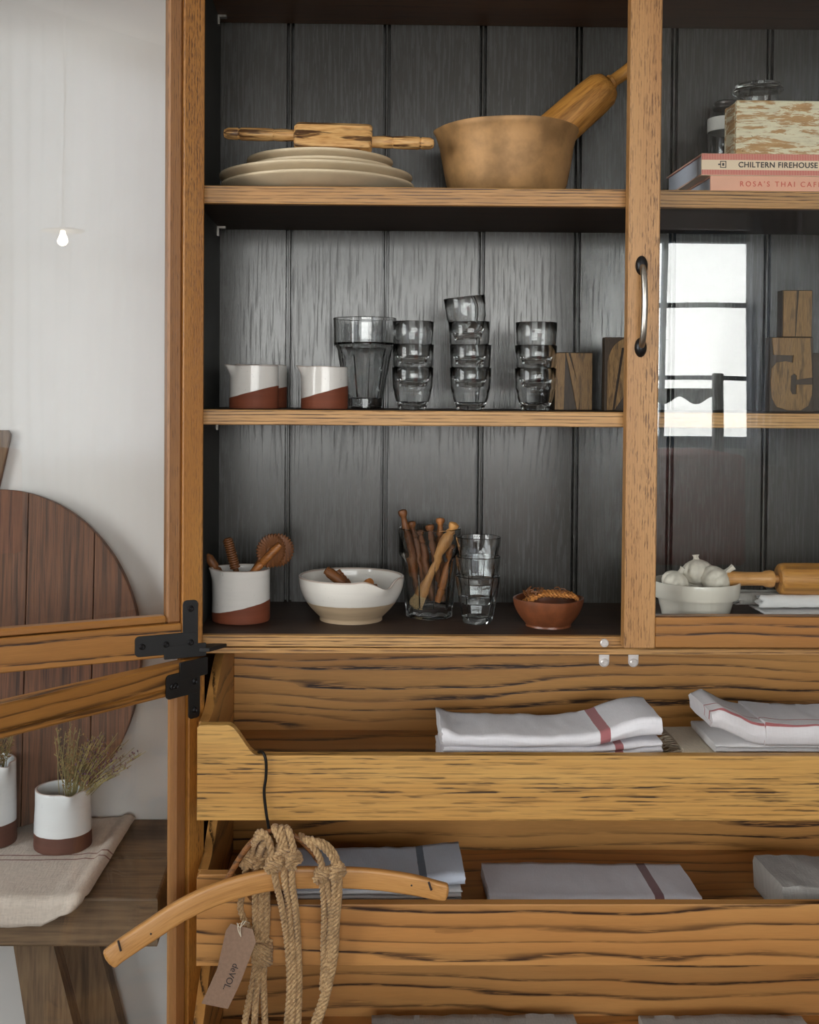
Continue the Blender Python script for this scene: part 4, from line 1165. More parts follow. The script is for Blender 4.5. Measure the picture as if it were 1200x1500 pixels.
garlic('garlic bulb low in the bowl with papery torn skin', W(989, 853, YGA-.012), 20*k, (radians(10), radians(24)), 2.1, .008)
garlic('garlic bulb mostly hidden beneath the top bulb of the pile', (gcx+.004, YGA+.022, zc-.010), 21*k, (0, 0), 3.0, .008)
# linen rolls and rolling pin
def cyl_cloth(name, label, A, B, R, mat, turns=2.6, group=None):
    t = thing(name, label, 'cloth', A, 0, group)
    D = Vector(B)-Vector(A); L = D.length; n = 90; m = 30
    q = D.to_track_quat('Z', 'Y')
    vs_, fs, cl = [], [], []
    for j in range(m+1):
        for i in range(n+1):
            s = i/n; a = 2*pi*turns*s; r = R*(.30+.70*s)
            z = L*j/m+(.0035*sin(i*.9)+.003*noise.noise(Vector((i*.35, j, 2))))*(1 if j in (0, m) else .2)
            r += .0012*noise.noise(Vector((i*.12, j*.4, 5)))
            p_ = q @ Vector((r*cos(a), r*sin(a), z)); vs_.append(p_); cl.append((z, s*.3, 0.))
    for j in range(m):
        for i in range(n): fs.append((j*(n+1)+i, j*(n+1)+i+1, (j+1)*(n+1)+i+1, (j+1)*(n+1)+i))
    make('roll', vs_, fs, mat, t, smooth=60, attrs={'cloth': cl})
    return t
yr = .050
zfc = W(1150, 893, yr).z
cyl_cloth('rolled_cloth', 'white rolled linen cloth lying under the rolling pin', (W(1112, 880, yr).x, yr, zfc+.0118), (W(1300, 880, yr).x, yr+.01, zfc+.0118), .0115, 'towel_white')
cyl_cloth('rolled_cloth', 'grey-blue rolled linen cloth behind the white rolled one', (W(1078, 884, yr+.03).x, yr+.030, zfc+.0125), (W(1300, 884, yr).x, yr+.036, zfc+.0125), .0125, 'towel_grey', 2.2)
vv, cl, ff = [], [], []
nx_, ny_ = 50, 14
for j in range(ny_+1):
    for i in range(nx_+1):
        xx = .0+.20*i/nx_; yy = -.022+.07*j/ny_; zz = zfc-Z3-.0015+.0012*noise.noise(Vector((xx*40, yy*40, 1)))
        if i == 0: xx += .003*noise.noise(Vector((j*.7, 1, 1)))
        vv.append((xx, yy, zz)); cl.append((xx, yy, 0.))
for j in range(ny_):
    for i in range(nx_): ff.append((j*(nx_+1)+i, j*(nx_+1)+i+1, (j+1)*(nx_+1)+i+1, (j+1)*(nx_+1)+i))
o = make('flat_cloth', vv, ff, 'towel_white', None, (W(1112, 890, yr).x, yr-.004, Z3), 60, attrs={'cloth': cl})
md = o.modifiers.new('thick', 'SOLIDIFY'); md.thickness = .0025; md.offset = 0
tag(o, 'thin crumpled white cloth spread beneath the rolled cloths behind the glass door', 'cloth')
yrp = .062
rpz = W(1170, 848, yrp).z
rpn = thing('rolling_pin', 'wooden rolling pin with a pale handle resting on rolled linen', 'rolling pin', (W(1140, 848, yrp).x, yrp, W(1140, 848, yrp).z))
k = S(yrp)
v, f = lathe([(0, 0), (.020, 0), (.0235, .003), (.0245, .008), (.0245, .22), (.0235, .225), (.02, .228), (0, .228)], 40)
make('roller', [(z, y, -x) for x, y, z in v], f, 'pestle_wood', rpn, smooth=40, attrs={'grain': [(q[2], q[0], q[1]) for q in v]})
v, f = lathe([(0, 0), (.006, 0), (.006, .006), (.0125, .008), (.0135, .012), (.0125, .020), (.0105, .024), (.0105, .05), (.012, .075), (.012, .09), (.009, .097), (0, .1)], 28)
make('handle', [(-z, y, -x) for x, y, z in v], f, 'pale_wood', rpn, smooth=40, attrs={'grain': [(q[2], q[0], q[1]) for q in v]})

# ------------------------------------------------------------------ folded linen in the trays
def towel(name, label, X0, L, Y0, D, zb, t, mat, layers=2, lift=None, group=None, amp=.0025, seed=0, endround=False, skew=0.0, top=None, fringe=False, sag=None):
    """a folded cloth: a layered fold swept along its length; lift(u) raises the path, top(u) thickens it"""
    root = thing(name, label, 'towel', (X0, Y0, zb), 0, group)
    n = 72
    # section (y from the front, z 0..1)
    sec = []
    m = 8*layers
    for i in range(m+1):
        s = i/m; b = abs(sin(pi*s*layers))**.6
        sec.append((.006*(1-b), s))
    back = [(D*q_/9, 1.0) for q_ in range(1, 9)]+[(D-.004, 1.0), (D, .8), (D, .2), (D-.004, 0), (D*.66, 0), (D*.33, 0)]
    ring = sec+back
    arc_ = [0.0]
    vs_, fs, cl = [], [], []
    R_ = len(ring)
    for j in range(n+1):
        u = L*j/n; uu = j/n
        zl = lift(uu) if lift else 0.0
        tt = t*(top(uu) if top else 1.0)
        if sag: zl += sag(uu)
        acc = 0; prev = None
        for i, (y, s) in enumerate(ring):
            wob = amp*noise.noise(Vector((u*22+seed*7, s*2.2+y*9, seed*3.1)))+amp*.6*noise.noise(Vector((u*60+seed, y*30, seed)))
            z = tt*s*(1.0)+zl+wob*(1 if s > .3 else .25)
            yy = y+skew*u+amp*.8*noise.noise(Vector((u*18, s*3, seed+9)))
            xx = u
            if j in (0, n): xx += .003*noise.noise(Vector((s*6, y*20, seed+j)))
            vs_.append((xx, yy, max(z, .0003)))
            if prev is not None: acc += sqrt((y-prev[0])**2+(tt*(s-prev[1]))**2)
            prev = (y, s); cl.append((u, acc, 0.))
    for j in range(n):
        for i in range(R_-1): fs.append((j*R_+i, (j+1)*R_+i, (j+1)*R_+i+1, j*R_+i+1))
        fs.append((j*R_+R_-1, (j+1)*R_+R_-1, (j+1)*R_, j*R_))
    fs.append(tuple(range(R_))); fs.append(tuple(n*R_+i for i in range(R_))[::-1])
    make('folded_cloth', vs_, fs, mat, root, smooth=55, attrs={'cloth': cl})
    if fringe:
        fr = []
        for i in range(110):
            y = random.uniform(0, D*.9); z = random.uniform(.1, .95)*t
            fr.append(tube([(0.004, y, z), (-.006-random.random()*.006, y+random.uniform(-.002, .002), z+random.uniform(-.002, .002)), (-.012-random.random()*.006, y+random.uniform(-.004, .004), max(.0008, z-.003))], .0007, 4))
        o = make('fringe', *join(*fr), 'towel_beige', root); o['kind'] = 'stuff'
    return root
def sst(u, a, b):
    t = max(0, min(1, (u-a)/(b-a))); return t*t*(3-2*t)
TB1 = .783+.0245
YT1 = -.02
X0 = W(648, 1090, YT1).x; L0 = (973-648)*S(YT1)
GR = 'white red-striped towels stacked in the top tray'
lay = .0165
towel('folded_towel', 'lowest white towel of the red-striped stack, mostly below the tray edge', X0+.001, L0*.985, YT1+.002, .13, TB1, lay, 'towel_red_low', 2, None, GR, .0012, 1)
towel('folded_towel', 'second white towel from below in the red-striped stack', X0-.001, L0*.995, YT1, .13, TB1+lay, lay, 'towel_red_low', 2, lambda u: .0035*sst(u, .7, 1), GR, .0012, 2)
towel('folded_towel', 'third white towel of the red-striped stack, directly below the top one', X0+.002, L0, YT1+.001, .13, TB1+2*lay, lay, 'towel_red_low', 2, lambda u: .002*(1-u)*0+.009*sst(u, .66, 1), GR, .0015, 3)
towel('folded_towel', 'topmost white towel with a broad red stripe, corner lifted high', X0, L0*1.004, YT1, .13, TB1+3*lay, lay*1.15, 'towel_red', 1, lambda u: .019*sst(u, .62, .97), GR, .0028, 4, top=lambda u: 1.05+.35*math.exp(-(u/.05)**2)-.25*math.exp(-((u-.45)/.25)**2)+.25*sst(u, .7, .9), skew=.0)
# second pile
Y2 = -.03
GR2 = 'pale folded cloths at the far end of the top tray'
XA = W(1000, 1095, Y2).x
towel('fringed_cloth', 'beige fringed cloth at the bottom of the right-hand pile', XA+.006, .26, Y2+.006, .13, TB1, .047, 'towel_beige', 3, None, GR2, .002, 5, fringe=True)
towel('folded_towel', 'plain white towel laid over the beige fringed cloth', W(1048, 1095, Y2).x, .25, Y2-.004, .13, TB1+.0475, .012, 'towel_white', 2, None, GR2, .0014, 6)
towel('folded_towel', 'rounded white towel with thin red lines, end flopping upward', W(1040, 1060, Y2).x, .080, Y2-.012, .12, TB1+.0600, .028, 'towel_line', 1, lambda u: .026*(1-sst(u, 0, .95)), GR2, .002, 7, top=lambda u: .78+.35*sst(u, .0, .25))
towel('folded_towel', 'wide white towel with thin red lines overlapping the rounded one', W(1124, 1060, Y2-.018).x, .20, Y2-.016, .13, TB1+.0600, .034, 'towel_line', 1, None, GR2, .002, 8, top=lambda u: .86+.12*math.exp(-(u/.18)**2))
# second tray
TB2 = .580+.0245
YS = -.03
GR3 = 'linen in the second tray'
XB = W(425, 1290, YS).x; L2 = (681-425)*S(YS)
lay2 = .0165
towel('folded_towel', 'lowest white towel behind the coat hanger in the second tray', XB, L2, YS+.001, .13, TB2, lay2, 'towel_white', 2, None, GR3, .0012, 11)
towel('folded_towel', 'second white towel of the pile behind the coat hanger', XB+.002, L2*.985, YS, .13, TB2+lay2, lay2, 'towel_white', 2, None, GR3, .0012, 12)
towel('folded_towel', 'third white towel just below the blue-striped one', XB, L2*.99, YS, .13, TB2+2*lay2, lay2*.8, 'towel_white', 2, lambda u: .003*sst(u, .7, 1), GR3, .0012, 13)
towel('folded_towel', 'topmost bluish towel with a dark blue stripe behind the hanger', XB+.002, L2*1.003, YS-.002, .13, TB2+2.8*lay2, lay2, 'towel_blue', 1, lambda u: .009*sst(u, .6, 1), GR3, .002, 14)
XCc = W(718, 1290, YS).x; L3 = (1040-718)*S(YS)
towel('folded_towel', 'lower plain cloth under the maroon-striped towel', XCc+.004, L3*1.0, YS+.004, .12, TB2, .018, 'towel_beige', 2, None, GR3, .0012, 15)
towel('folded_towel', 'flat greyish white towel with a single maroon stripe in the second tray', XCc, L3*.985, YS, .13, TB2+.018, .018, 'towel_maroon', 1, None, GR3, .002, 16, top=lambda u: 1.15-.12*u)
XD = W(1148, 1290, YS).x
towel('folded_towel', 'coarse grey rolled towel at the far end of the second tray', XD, .16, YS, .13, TB2, .050, 'towel_grey', 1, lambda u: .0, GR3, .003, 17, top=lambda u: 1.0)
# third tray
TB3 = .374+.0245
towel('folded_towel', 'grey linen with faint blue lines in the lowest tray seen at the frame bottom', W(545, 1495, .02).x, .185, -.11, .17, TB3, .0240, 'towel_grey', 2, lambda u: .002*u, 'linen in the lowest tray', .003, 18)
towel('folded_towel', 'grey linen pile in the lowest tray, beside the blue-lined one', W(725, 1495, .02).x, .125, -.11, .17, TB3, .0260, 'towel_grey', 2, None, 'linen in the lowest tray', .003, 19)
towel('folded_towel', 'dark grey linen in the lowest tray under the knot of the board', W(945, 1495, .02).x, .25, -.11, .17, TB3, .0240, 'towel_grey', 2, None, 'linen in the lowest tray', .003, 20)

# ------------------------------------------------------------------ coat hanger, cords, tag
YH = -.135
hgr = thing('coat_hanger', 'curved wooden coat hanger hooked over the front of the top tray', 'coat hanger', (0, 0, 0))
# arm: centre line points in the picture with the left arm swung towards the room
cl_ = [(157, 1408, -.205), (175, 1393, -.200), (215, 1366, -.19), (270, 1331, -.175), (330, 1305, -.16), (400, 1288, -.145), (470, 1285, -.14), (540, 1287, -.137), (600, 1295, -.135), (640, 1304, -.133), (657, 1307, -.133)]
pth = spline([W(*c) for c in cl_], 8)
wd = []
N_ = len(pth)
vs_, fs = [], []
fr = frames(pth); nr = 20
gr = []
for i, p_ in enumerate(pth):
    t = pth[min(i+1, N_-1)]-pth[max(0, i-1)]; t.normalize()
    yv = Vector((0, 1, 0)); yv = (yv-t*yv.dot(t)).normalized(); zv = t.cross(yv) * -1
    u = i/(N_-1)
    endk = min(1, sqrt(max(0, 1-(1-min(u, 1-u)/.03)**2))) if min(u, 1-u) < .03 else 1
    hz = (.0135-.0015*abs(u-.45)*2+.001)*(.35+.65*endk)
    if u > .8: hz *= 1-.15*(u-.8)/.2
    hy = .0065*(.4+.6*endk)
    notch = .0
    for q in range(nr):
        a = 2*pi*q/nr
        ca, sa = cos(a), sin(a)
        cc = (abs(ca)**.36)*(1 if ca > 0 else -1); ss = (abs(sa)**.36)*(1 if sa > 0 else -1)
        vs_.append(p_+yv*(hy*cc)+zv*(hz*ss)); gr.append((u*.55, ss*hz, cc*hy))
for i in range(N_-1):
    for q in range(nr): fs.append((i*nr+q, i*nr+(q+1) % nr, (i+1)*nr+(q+1) % nr, (i+1)*nr+q))
fs.append(tuple(range(nr))[::-1]); fs.append(tuple((N_-1)*nr+q for q in range(nr)))
make('wooden_arm', vs_, fs, 'pale_wood', hgr, smooth=50, attrs={'grain': gr})
# cut notch as a dark slot insert and nail holes
for px, py, Y in ((176, 1388, -.207), (631, 1298, -.1405)):
    a_, b_ = W(px-3, py-10 if px < 300 else py-6, Y), W(px+1, py+5 if px < 300 else py+6, Y)
    v, f = tube([a_, a_.lerp(b_, .5), b_], .0016, 6); make('notch', v, f, 'ink_dark', hgr, smooth=50)
for px, py, Y in ((221, 1368, -.1955), (603, 1297, -.1415)):
    c_ = W(px, py, Y); v, f = lathe([(0, .001), (.0012, .0008), (.0014, 0), (0, 0)], 10); make('pin_head', [c_+Vector((q[0], -q[2], q[1])) for q in v], f, 'ink_dark', hgr)
hk = [W(377, 1113, -.088), W(378, 1104, -.094), W(382, 1101, -.104), W(387, 1105, -.1135), W(390, 1118, -.1150), W(389.5, 1140, -.1150), W(387, 1160, -.1155), W(390, 1190, -.1165), W(394, 1215, -.118), W(397, 1245, -.132), W(399, 1278, -.145)]
pth = spline(hk, 8); v, f = tube(pth, .0021, 10); make('hook', v, f, 'hook_wire', hgr, smooth=60)
# bent-wood hoop
hp = [(325, 1301, -.140), (336, 1283, -.147), (352, 1256, -.152), (372, 1231, -.153), (394, 1219, -.1325), (416, 1219, -.148), (437, 1228, -.152), (455, 1245, -.153), (468, 1262, -.152)]
pth = spline([W(*q) for q in hp], 8); R_ = [.0042+.0007*noise.noise(Vector((i*.4, 0, 0))) for i in range(len(pth))]
v, f = tube(pth, R_, 10); tag(make('twig_hoop', v, f, 'hoop_wood', None, (0, 0, 0), 60, attrs={'grain': [(q[0]+q[2], q[1], q[2]) for q in v]}), 'rough brown bent twig hoop hung on the hanger hook', 'hoop')
# macrame cords
def cord(par, name, pts, r=.0052, n=8):
    v, f = rope(spline([W(*p) for p in pts], n), r, .021)
    return make(name, v, f, 'jute', par, smooth=60)
def knot(par, px, py, Y, R_, ang=0.0, turns=4):
    c_ = W(px, py, Y); parts = []
    pts = []
    for i in range(turns*14+1):
        a = 2*pi*i/14; zz = (i/(turns*14)-.5)*R_*1.3
        bul = sqrt(max(.2, 1-(2*zz/(R_*1.9))**2))
        pts.append(Vector((R_*.70*bul*cos(a), R_*.60*bul*sin(a), zz)))
    m_ = Matrix.Rotation(ang, 3, 'Y')
    parts.append(rope([c_+m_ @ p for p in pts], .0045, .018, 3, 5, .003))
    pts = [c_+m_ @ Vector(q) for q in ((-R_*.2, -R_*.3, -R_*.9), (-R_*.75, -R_*.8, -R_*.3), (-R_*.2, -R_*1.0, .3*R_), (R_*.7, -R_*.7, R_*.5), (R_*.3, -R_*.1, R_*.9))]
    parts.append(rope(spline(pts, 8), .0045, .018, 3, 5, .003))
    v, f = join(*parts)
    return make('knot', v, f, 'jute', par, smooth=60)
MG = 'knotted jute cords on the twig hoop'
c1 = thing('jute_cord', 'knotted jute cord hanging behind the hanger with a thick low wrap', 'cord', (0, 0, 0), 0, MG)
yb_ = -.128
cord(c1, 'loop', [(366, 1262, yb_), (370, 1240, -.150), (379, 1227, -.166), (392, 1228, -.160), (396, 1245, -.14), (384, 1268, yb_)])
cord(c1, 'loop', [(372, 1270, yb_), (380, 1250, -.14), (386, 1236, -.16), (395, 1232, -.155), (388, 1262, yb_)])
knot(c1, 365, 1259, -.132, .0125, .3); knot(c1, 382, 1262, -.127, .011, -.4)
cord(c1, 'strand', [(362, 1268, yb_), (358, 1285, -.127), (356, 1305, -.122), (352, 1330, -.118), (360, 1352, -.119), (370, 1368, -.121)], .0046)
cord(c1, 'strand', [(374, 1272, yb_), (374, 1300, -.120), (374, 1340, -.118), (376, 1385, -.118), (372, 1430, -.119), (364, 1470, -.118), (356, 1520, -.118), (352, 1600, -.118)], .005)
cord(c1, 'strand', [(384, 1272, yb_), (383, 1305, -.121), (383, 1350, -.118), (384, 1385, -.118), (378, 1430, -.122), (374, 1475, -.121), (372, 1530, -.12), (370, 1600, -.12)], .005)
cord(c1, 'strand', [(388, 1270, yb_), (391, 1305, -.122), (391, 1350, -.119), (388, 1390, -.118), (386, 1432, -.120), (387, 1470, -.119), (389, 1520, -.118), (392, 1600, -.118)], .005)
wp = []
for i in range(8*14+1):
    a = 2*pi*i/14; z = i/(8*14)
    c_ = W(384-8*z*0, 1380+30*z, -.120); wp.append(c_+Vector((.0115*cos(a), .008*sin(a), 0)))
v, f = rope(wp, .0042, .018, 3, 5, .003); make('wrap', v, f, 'jute', c1, smooth=60)
c2 = thing('jute_cord', 'knotted jute cord over the middle of the hanger beside the hook', 'cord', (0, 0, 0), 0, MG)
yf_ = -.162
cord(c2, 'loop', [(400, 1262, yf_), (396, 1240, -.165), (390, 1224, -.163), (382, 1219, -.158), (376, 1224, -.148)])
cord(c2, 'loop', [(403, 1258, yf_), (412, 1240, -.166), (406, 1222, -.166), (402, 1213, -.160), (404, 1212, -.148)])
cord(c2, 'loop', [(420, 1250, yf_), (416, 1232, -.166), (413, 1219, -.166), (412, 1213, -.156), (413, 1216, -.145)])
cord(c2, 'loop', [(431, 1250, yf_), (428, 1236, -.166), (424, 1220, -.166), (420, 1213, -.156), (419, 1217, -.145)])
knot(c2, 402, 1265, -.163, .0125, .2); knot(c2, 430, 1257, -.163, .0125, -.5); knot(c2, 414, 1246, -.158, .010, .1)
cord(c2, 'strand', [(401, 1274, yf_), (406, 1300, -.163), (413, 1330, -.150), (420, 1375, -.130), (424, 1420, -.122), (424, 1460, -.121), (420, 1510, -.12), (418, 1600, -.12)], .005)
cord(c2, 'strand', [(416, 1256, yf_), (417, 1290, -.164), (422, 1320, -.150), (427, 1370, -.131), (431, 1420, -.124), (430, 1465, -.122), (427, 1515, -.121), (425, 1600, -.121)], .005)
cord(c2, 'strand', [(427, 1264, yf_), (428, 1295, -.163), (433, 1330, -.148), (436, 1370, -.130), (438, 1420, -.122), (438, 1460, -.121), (436, 1510, -.12), (433, 1600, -.12)], .005)
c3 = thing('jute_cord', 'two-knot jute cord hanging furthest along the hanger, single tail below', 'cord', (0, 0, 0), 0, MG)
cord(c3, 'loop', [(472, 1277, -.157), (470, 1262, -.160), (463, 1246, -.162), (450, 1232, -.160), (440, 1224, -.148)])
cord(c3, 'loop', [(493, 1270, -.157), (484, 1252, -.162), (470, 1238, -.164), (456, 1230, -.160), (448, 1232, -.146)])
cord(c3, 'loop', [(496, 1266, -.155), (490, 1250, -.158), (477, 1236, -.160), (463, 1231, -.154)], .0045)
knot(c3, 472, 1281, -.156, .0115, .1); knot(c3, 494, 1275, -.156, .0125, -.4)
cord(c3, 'strand', [(471, 1290, -.157), (474, 1315, -.150), (475, 1345, -.135), (474, 1385, -.125), (474, 1420, -.121), (472, 1450, -.121)], .0048)
cord(c3, 'strand', [(478, 1288, -.157), (482, 1315, -.150), (484, 1345, -.134), (481, 1390, -.124), (477, 1425, -.121), (474, 1450, -.121)], .0048)
cord(c3, 'strand', [(490, 1285, -.156), (490, 1312, -.152), (488, 1345, -.136), (486, 1390, -.126), (480, 1430, -.123), (471, 1468, -.121), (460, 1500, -.12), (452, 1560, -.12)], .0052)
cord(c3, 'strand', [(497, 1285, -.155), (496, 1315, -.151), (493, 1350, -.136), (491, 1395, -.127), (484, 1435, -.125), (475, 1472, -.122), (465, 1504, -.121), (456, 1560, -.121)], .0052)
# swing tag
tg = thing('swing_tag', 'brown kraft paper swing tag tied to the cord behind the hanger', 'tag', W(352, 1352, -.150))
tl = [(331, 1363), (338, 1353), (370, 1361), (375, 1380), (352, 1440), (334, 1478), (295, 1470), (318, 1420)]
tp = [W(a, b, -.150)-tg.location for a, b in tl]
bmx = bmesh.new()
lo = [bmx.verts.new((p_.x, 0.0, p_.z)) for p_ in tp]; hi = [bmx.verts.new((p_.x, .0009, p_.z)) for p_ in tp]
bmx.faces.new(lo); bmx.faces.new(hi[::-1])
for i in range(len(lo)): bmx.faces.new((lo[i], lo[(i+1) % len(lo)], hi[(i+1) % len(lo)], hi[i]))
from_bm('paper', bmx, 'tag_kraft', tg)
L_ = W(347, 1410, -.150)-tg.location
ang_t = atan2(-(1441-1409), (334-345))  # reading direction runs down the tag
d_t = (W(334, 1441, -.150)-W(347, 1409, -.150)); at_ = atan2(d_t.z, d_t.x)
font('lettering', 'deVOL.', 'ink_dark', tg, (L_.x-.0045, -.0006, L_.z), .0125, rot=(pi/2, -at_, 0), extrude=.0002, space=1.0)
st = [W(366, 1352, -.125)-tg.location, W(356, 1350, -.150)-tg.location, W(352, 1360, -.1515)-tg.location, W(353, 1372, -.1508)-tg.location]
v1 = tube(spline(st, 8), .0007, 6)
st2 = [W(361, 1355, -.130)-tg.location, W(350, 1353, -.152)-tg.location, W(349, 1362, -.152)-tg.location, W(353, 1372, -.1508)-tg.location]
st3 = [W(347, 1352, -.150)-tg.location, W(352, 1358, -.152)-tg.location, W(360, 1349, -.150)-tg.location]
make('tie_string', *join(v1, tube(spline(st2, 8), .0007, 6), tube(spline(st3, 8), .0007, 6)), 'string_white', tg, smooth=60)

# ------------------------------------------------------------------ the bench on the left
ZBN = .622
bn = thing('plank_bench', 'rustic dark wooden bench against the white wall beside the cupboard', 'bench', (0, 0, 0))
xe = W(231, 1316, .03).x
pc1, pc2 = WZ(231, 1316, ZBN), WZ(262, 1228, ZBN)
yfr = pc1.y
thB = .074
def slab(y0, y1, x1a, x1b, nm, mt='bench_wood'):
    ol = [(-1.75, y0), (-1.2, y0-.006), (-.7, y0+.003), (x1a, y0), (x1b, y1), (-1.75, y1)]
    bm = prism(ol, ZBN-thB, ZBN, 'z', .004); return from_bm(nm, bm, mt, bn, grain='x')
ym = yfr+.155
xm = pc1.x+(pc2.x-pc1.x)*(ym-yfr)/(pc2.y-pc1.y)
slab(yfr, ym-.0015, pc1.x, min(xm, pc2.x+.02), 'plank'); slab(ym, BW-.004, min(xm, pc2.x+.02)+.001, pc2.x+.03, 'plank')
# splayed legs
def bleg(xt0, xt1, xb0, xb1, y0, y1):
    zt = ZBN-thB; bm = bmesh.new()
    vs_ = [bm.verts.new(q) for q in ((xb0, y0, 0), (xb1, y0, 0), (xb1, y1, 0), (xb0, y1, 0), (xt0, y0+.01, zt), (xt1, y0+.01, zt), (xt1, y1, zt), (xt0, y1, zt))]
    for q in ((0, 1, 2, 3), (4, 5, 6, 7), (0, 1, 5, 4), (1, 2, 6, 5), (2, 3, 7, 6), (3, 0, 4, 7)): bm.faces.new([vs_[i] for i in q])
    from_bm('leg', bm, 'bench_wood', bn, grain='z')
yl = yfr+.05
a0, a1 = W(13, 1393, yl).x, W(70, 1393, yl).x
bleg(a0, a1, a0+.09, a1+.14, yl, yl+.045)
bleg(a0, a1, a0+.09, a1+.14, BW-.07, BW-.025)
bleg(-1.6, -1.54, -1.66, -1.6, yl, yl+.045); bleg(-1.6, -1.54, -1.66, -1.6, BW-.07, BW-.025)
# linen runner
rx1 = W(150, 1245, .2).x
rn = thing('linen_runner', 'rough beige linen runner with two maroon lines draped on the bench', 'runner', (0, 0, 0))
def runner_pt(a, b):
    """a 0..1 from left to the folded right edge; b 0..1 from the wall to the hanging front edge"""
    return None
nb, na = 60, 80
vs_, fs, cl = [], [], []
Ltot = .36
yback = .325; ztop = ZBN+.004
yedge = yfr-.003
flat = yback-yedge
for j in range(nb+1):
    s = Ltot*j/nb
    if s < flat: y, z = yback-s, ztop
    else:
        q = s-flat
        rr = .010; al = min(q/rr, pi/2)
        y = yedge-rr*sin(al); z = ztop-rr*(1-cos(al))-max(0, q-rr*pi/2)
    # right edge of the cloth at this depth
    if s < flat:
        t = s/flat; xr = W(196, 1192, .32).x*(1-t)+W(128, 1318, yedge).x*t
    else: xr = W(128, 1318, yedge).x-(s-flat)*.35
    for i in range(na+1):
        t = i/na; xx = -1.05+(xr+1.05)*t
        d_ = (xr-xx)
        roll = .010*math.exp(-((d_-.011)/.009)**2)+.003*math.exp(-((d_-.035)/.012)**2)
        front = max(0, s-flat)
        wob = .0018*noise.noise(Vector((xx*14, s*16, 4)))+.0007*noise.noise(Vector((xx*60, s*60, 4)))
        yo_ = -(roll+wob) if s > flat else 0
        zo_ = roll+wob if s <= flat+.01 else 0
        rnd = 0
        if j == nb: rnd = .003*noise.noise(Vector((xx*30, 0, 7)))
        zz = z+zo_+rnd
        if s > flat and d_ < .05: zz += (.05-d_)*.55*((s-flat)/(Ltot-flat))
        vs_.append((xx, y+yo_, zz)); cl.append((xx, s, 0.))
for j in range(nb):
    for i in range(na): fs.append((j*(na+1)+i, j*(na+1)+i+1, (j+1)*(na+1)+i+1, (j+1)*(na+1)+i))
o = make('cloth', vs_, fs, 'runner', rn, smooth=60, attrs={'cloth': cl})
md = o.modifiers.new('thick', 'SOLIDIFY'); md.thickness = .004; md.offset = -.6
# jugs with dried flowers
ZJ = ztop+.0035
yj1 = WZ(93, 1238, ZJ).y
v1 = W(93, 1200, yj1)
hj1 = 86*S(yj1)
jug('flower_jug', 'small white and brown jug of dried flowers beside the folded linen edge', 93, yj1, ZJ, 84, hj1, radians(-62), hj1*.28, .0, mat='vase_glaze', taper=.06, sp_d=.007, dip=.003, cat='jug')
yj0 = WZ(-10, 1232, ZJ).y
hj0 = 120*S(yj0)
jug('flower_jug', 'tall white and brown jug cut by the picture edge on the linen runner', -14, yj0, ZJ, 76, hj0, radians(-40), hj0*.27, .0, mat='vase_glaze', taper=.03, sp_d=.007, dip=.004, cat='jug')
def dried(label, base, H, lean, spread, n, seed, purple=True):
    rnd = random.Random(seed)
    t = thing('dried_flowers', label, 'dried flowers', base)
    st, hd_, pu = [], [], []
    for i in range(n):
        a = rnd.uniform(0, 2*pi); r0 = rnd.random()*.014
        hh = H*rnd.uniform(.55, 1.0)
        lx = lean*hh+spread*hh*rnd.uniform(-1, 1); ly = .25*hh*rnd.uniform(-1, 1)-.01
        p0 = Vector((r0*cos(a), r0*sin(a), 0)); p2 = Vector((lx, ly, hh-abs(lx)*.35)); p1 = p0.lerp(p2, .5)+Vector((-.006*rnd.random(), 0, .008))
        path = spline([p0, p1, p2], 5); st.append(tube(path, .0006, 4))
        for k_ in range(rnd.randint(5, 9)):
            t_ = rnd.uniform(.45, 1.0); p = path[int(t_*(len(path)-1))]
            e_ = p+Vector((rnd.uniform(-.008, .010), rnd.uniform(-.007, .007), rnd.uniform(.002, .010)))
            st.append(tube([p, e_], .0004, 3))
            tgt = pu if (purple and lx > lean*hh*.70 and t_ > .6) else hd_
            c_ = e_; r_ = rnd.uniform(.0009, .0019)
            o8 = [c_+Vector(q)*r_ for q in ((1, 0, 0), (-1, 0, 0), (0, 1, 0), (0, -1, 0), (0, 0, 1.4), (0, 0, -1.4))]
            tgt.append((o8, [(0, 2, 4), (2, 1, 4), (1, 3, 4), (3, 0, 4), (2, 0, 5), (1, 2, 5), (3, 1, 5), (0, 3, 5)]))
    o = make('stems', *join(*st), 'stem_green', t); o['kind'] = 'stuff'
    if hd_: o = make('seed_heads', *join(*hd_), 'seed_tan', t); o['kind'] = 'stuff'
    if pu: o = make('flower_heads', *join(*pu), 'flower_purple', t); o['kind'] = 'stuff'
M['stem_green'] = plain('stem_green', srgb(138, 126, 82), .8, var=.2, vsc=60)
M['seed_tan'] = plain('seed_tan', srgb(150, 118, 78), .85, var=.25, vsc=200)
M['flower_purple'] = plain('flower_purple', srgb(112, 84, 98), .85, var=.25, vsc=200)
dried('bunch of dried grasses and purple flowers in the small jug', (v1.x+.012, yj1-.004, ZJ+hj1*.55), .155, .36, .5, 85, 3)
dried('dried grass heads in the tall jug at the picture edge', (W(-4, 1100, yj0).x, yj0, ZJ+hj0*.6), .125, .05, .22, 30, 5, False)
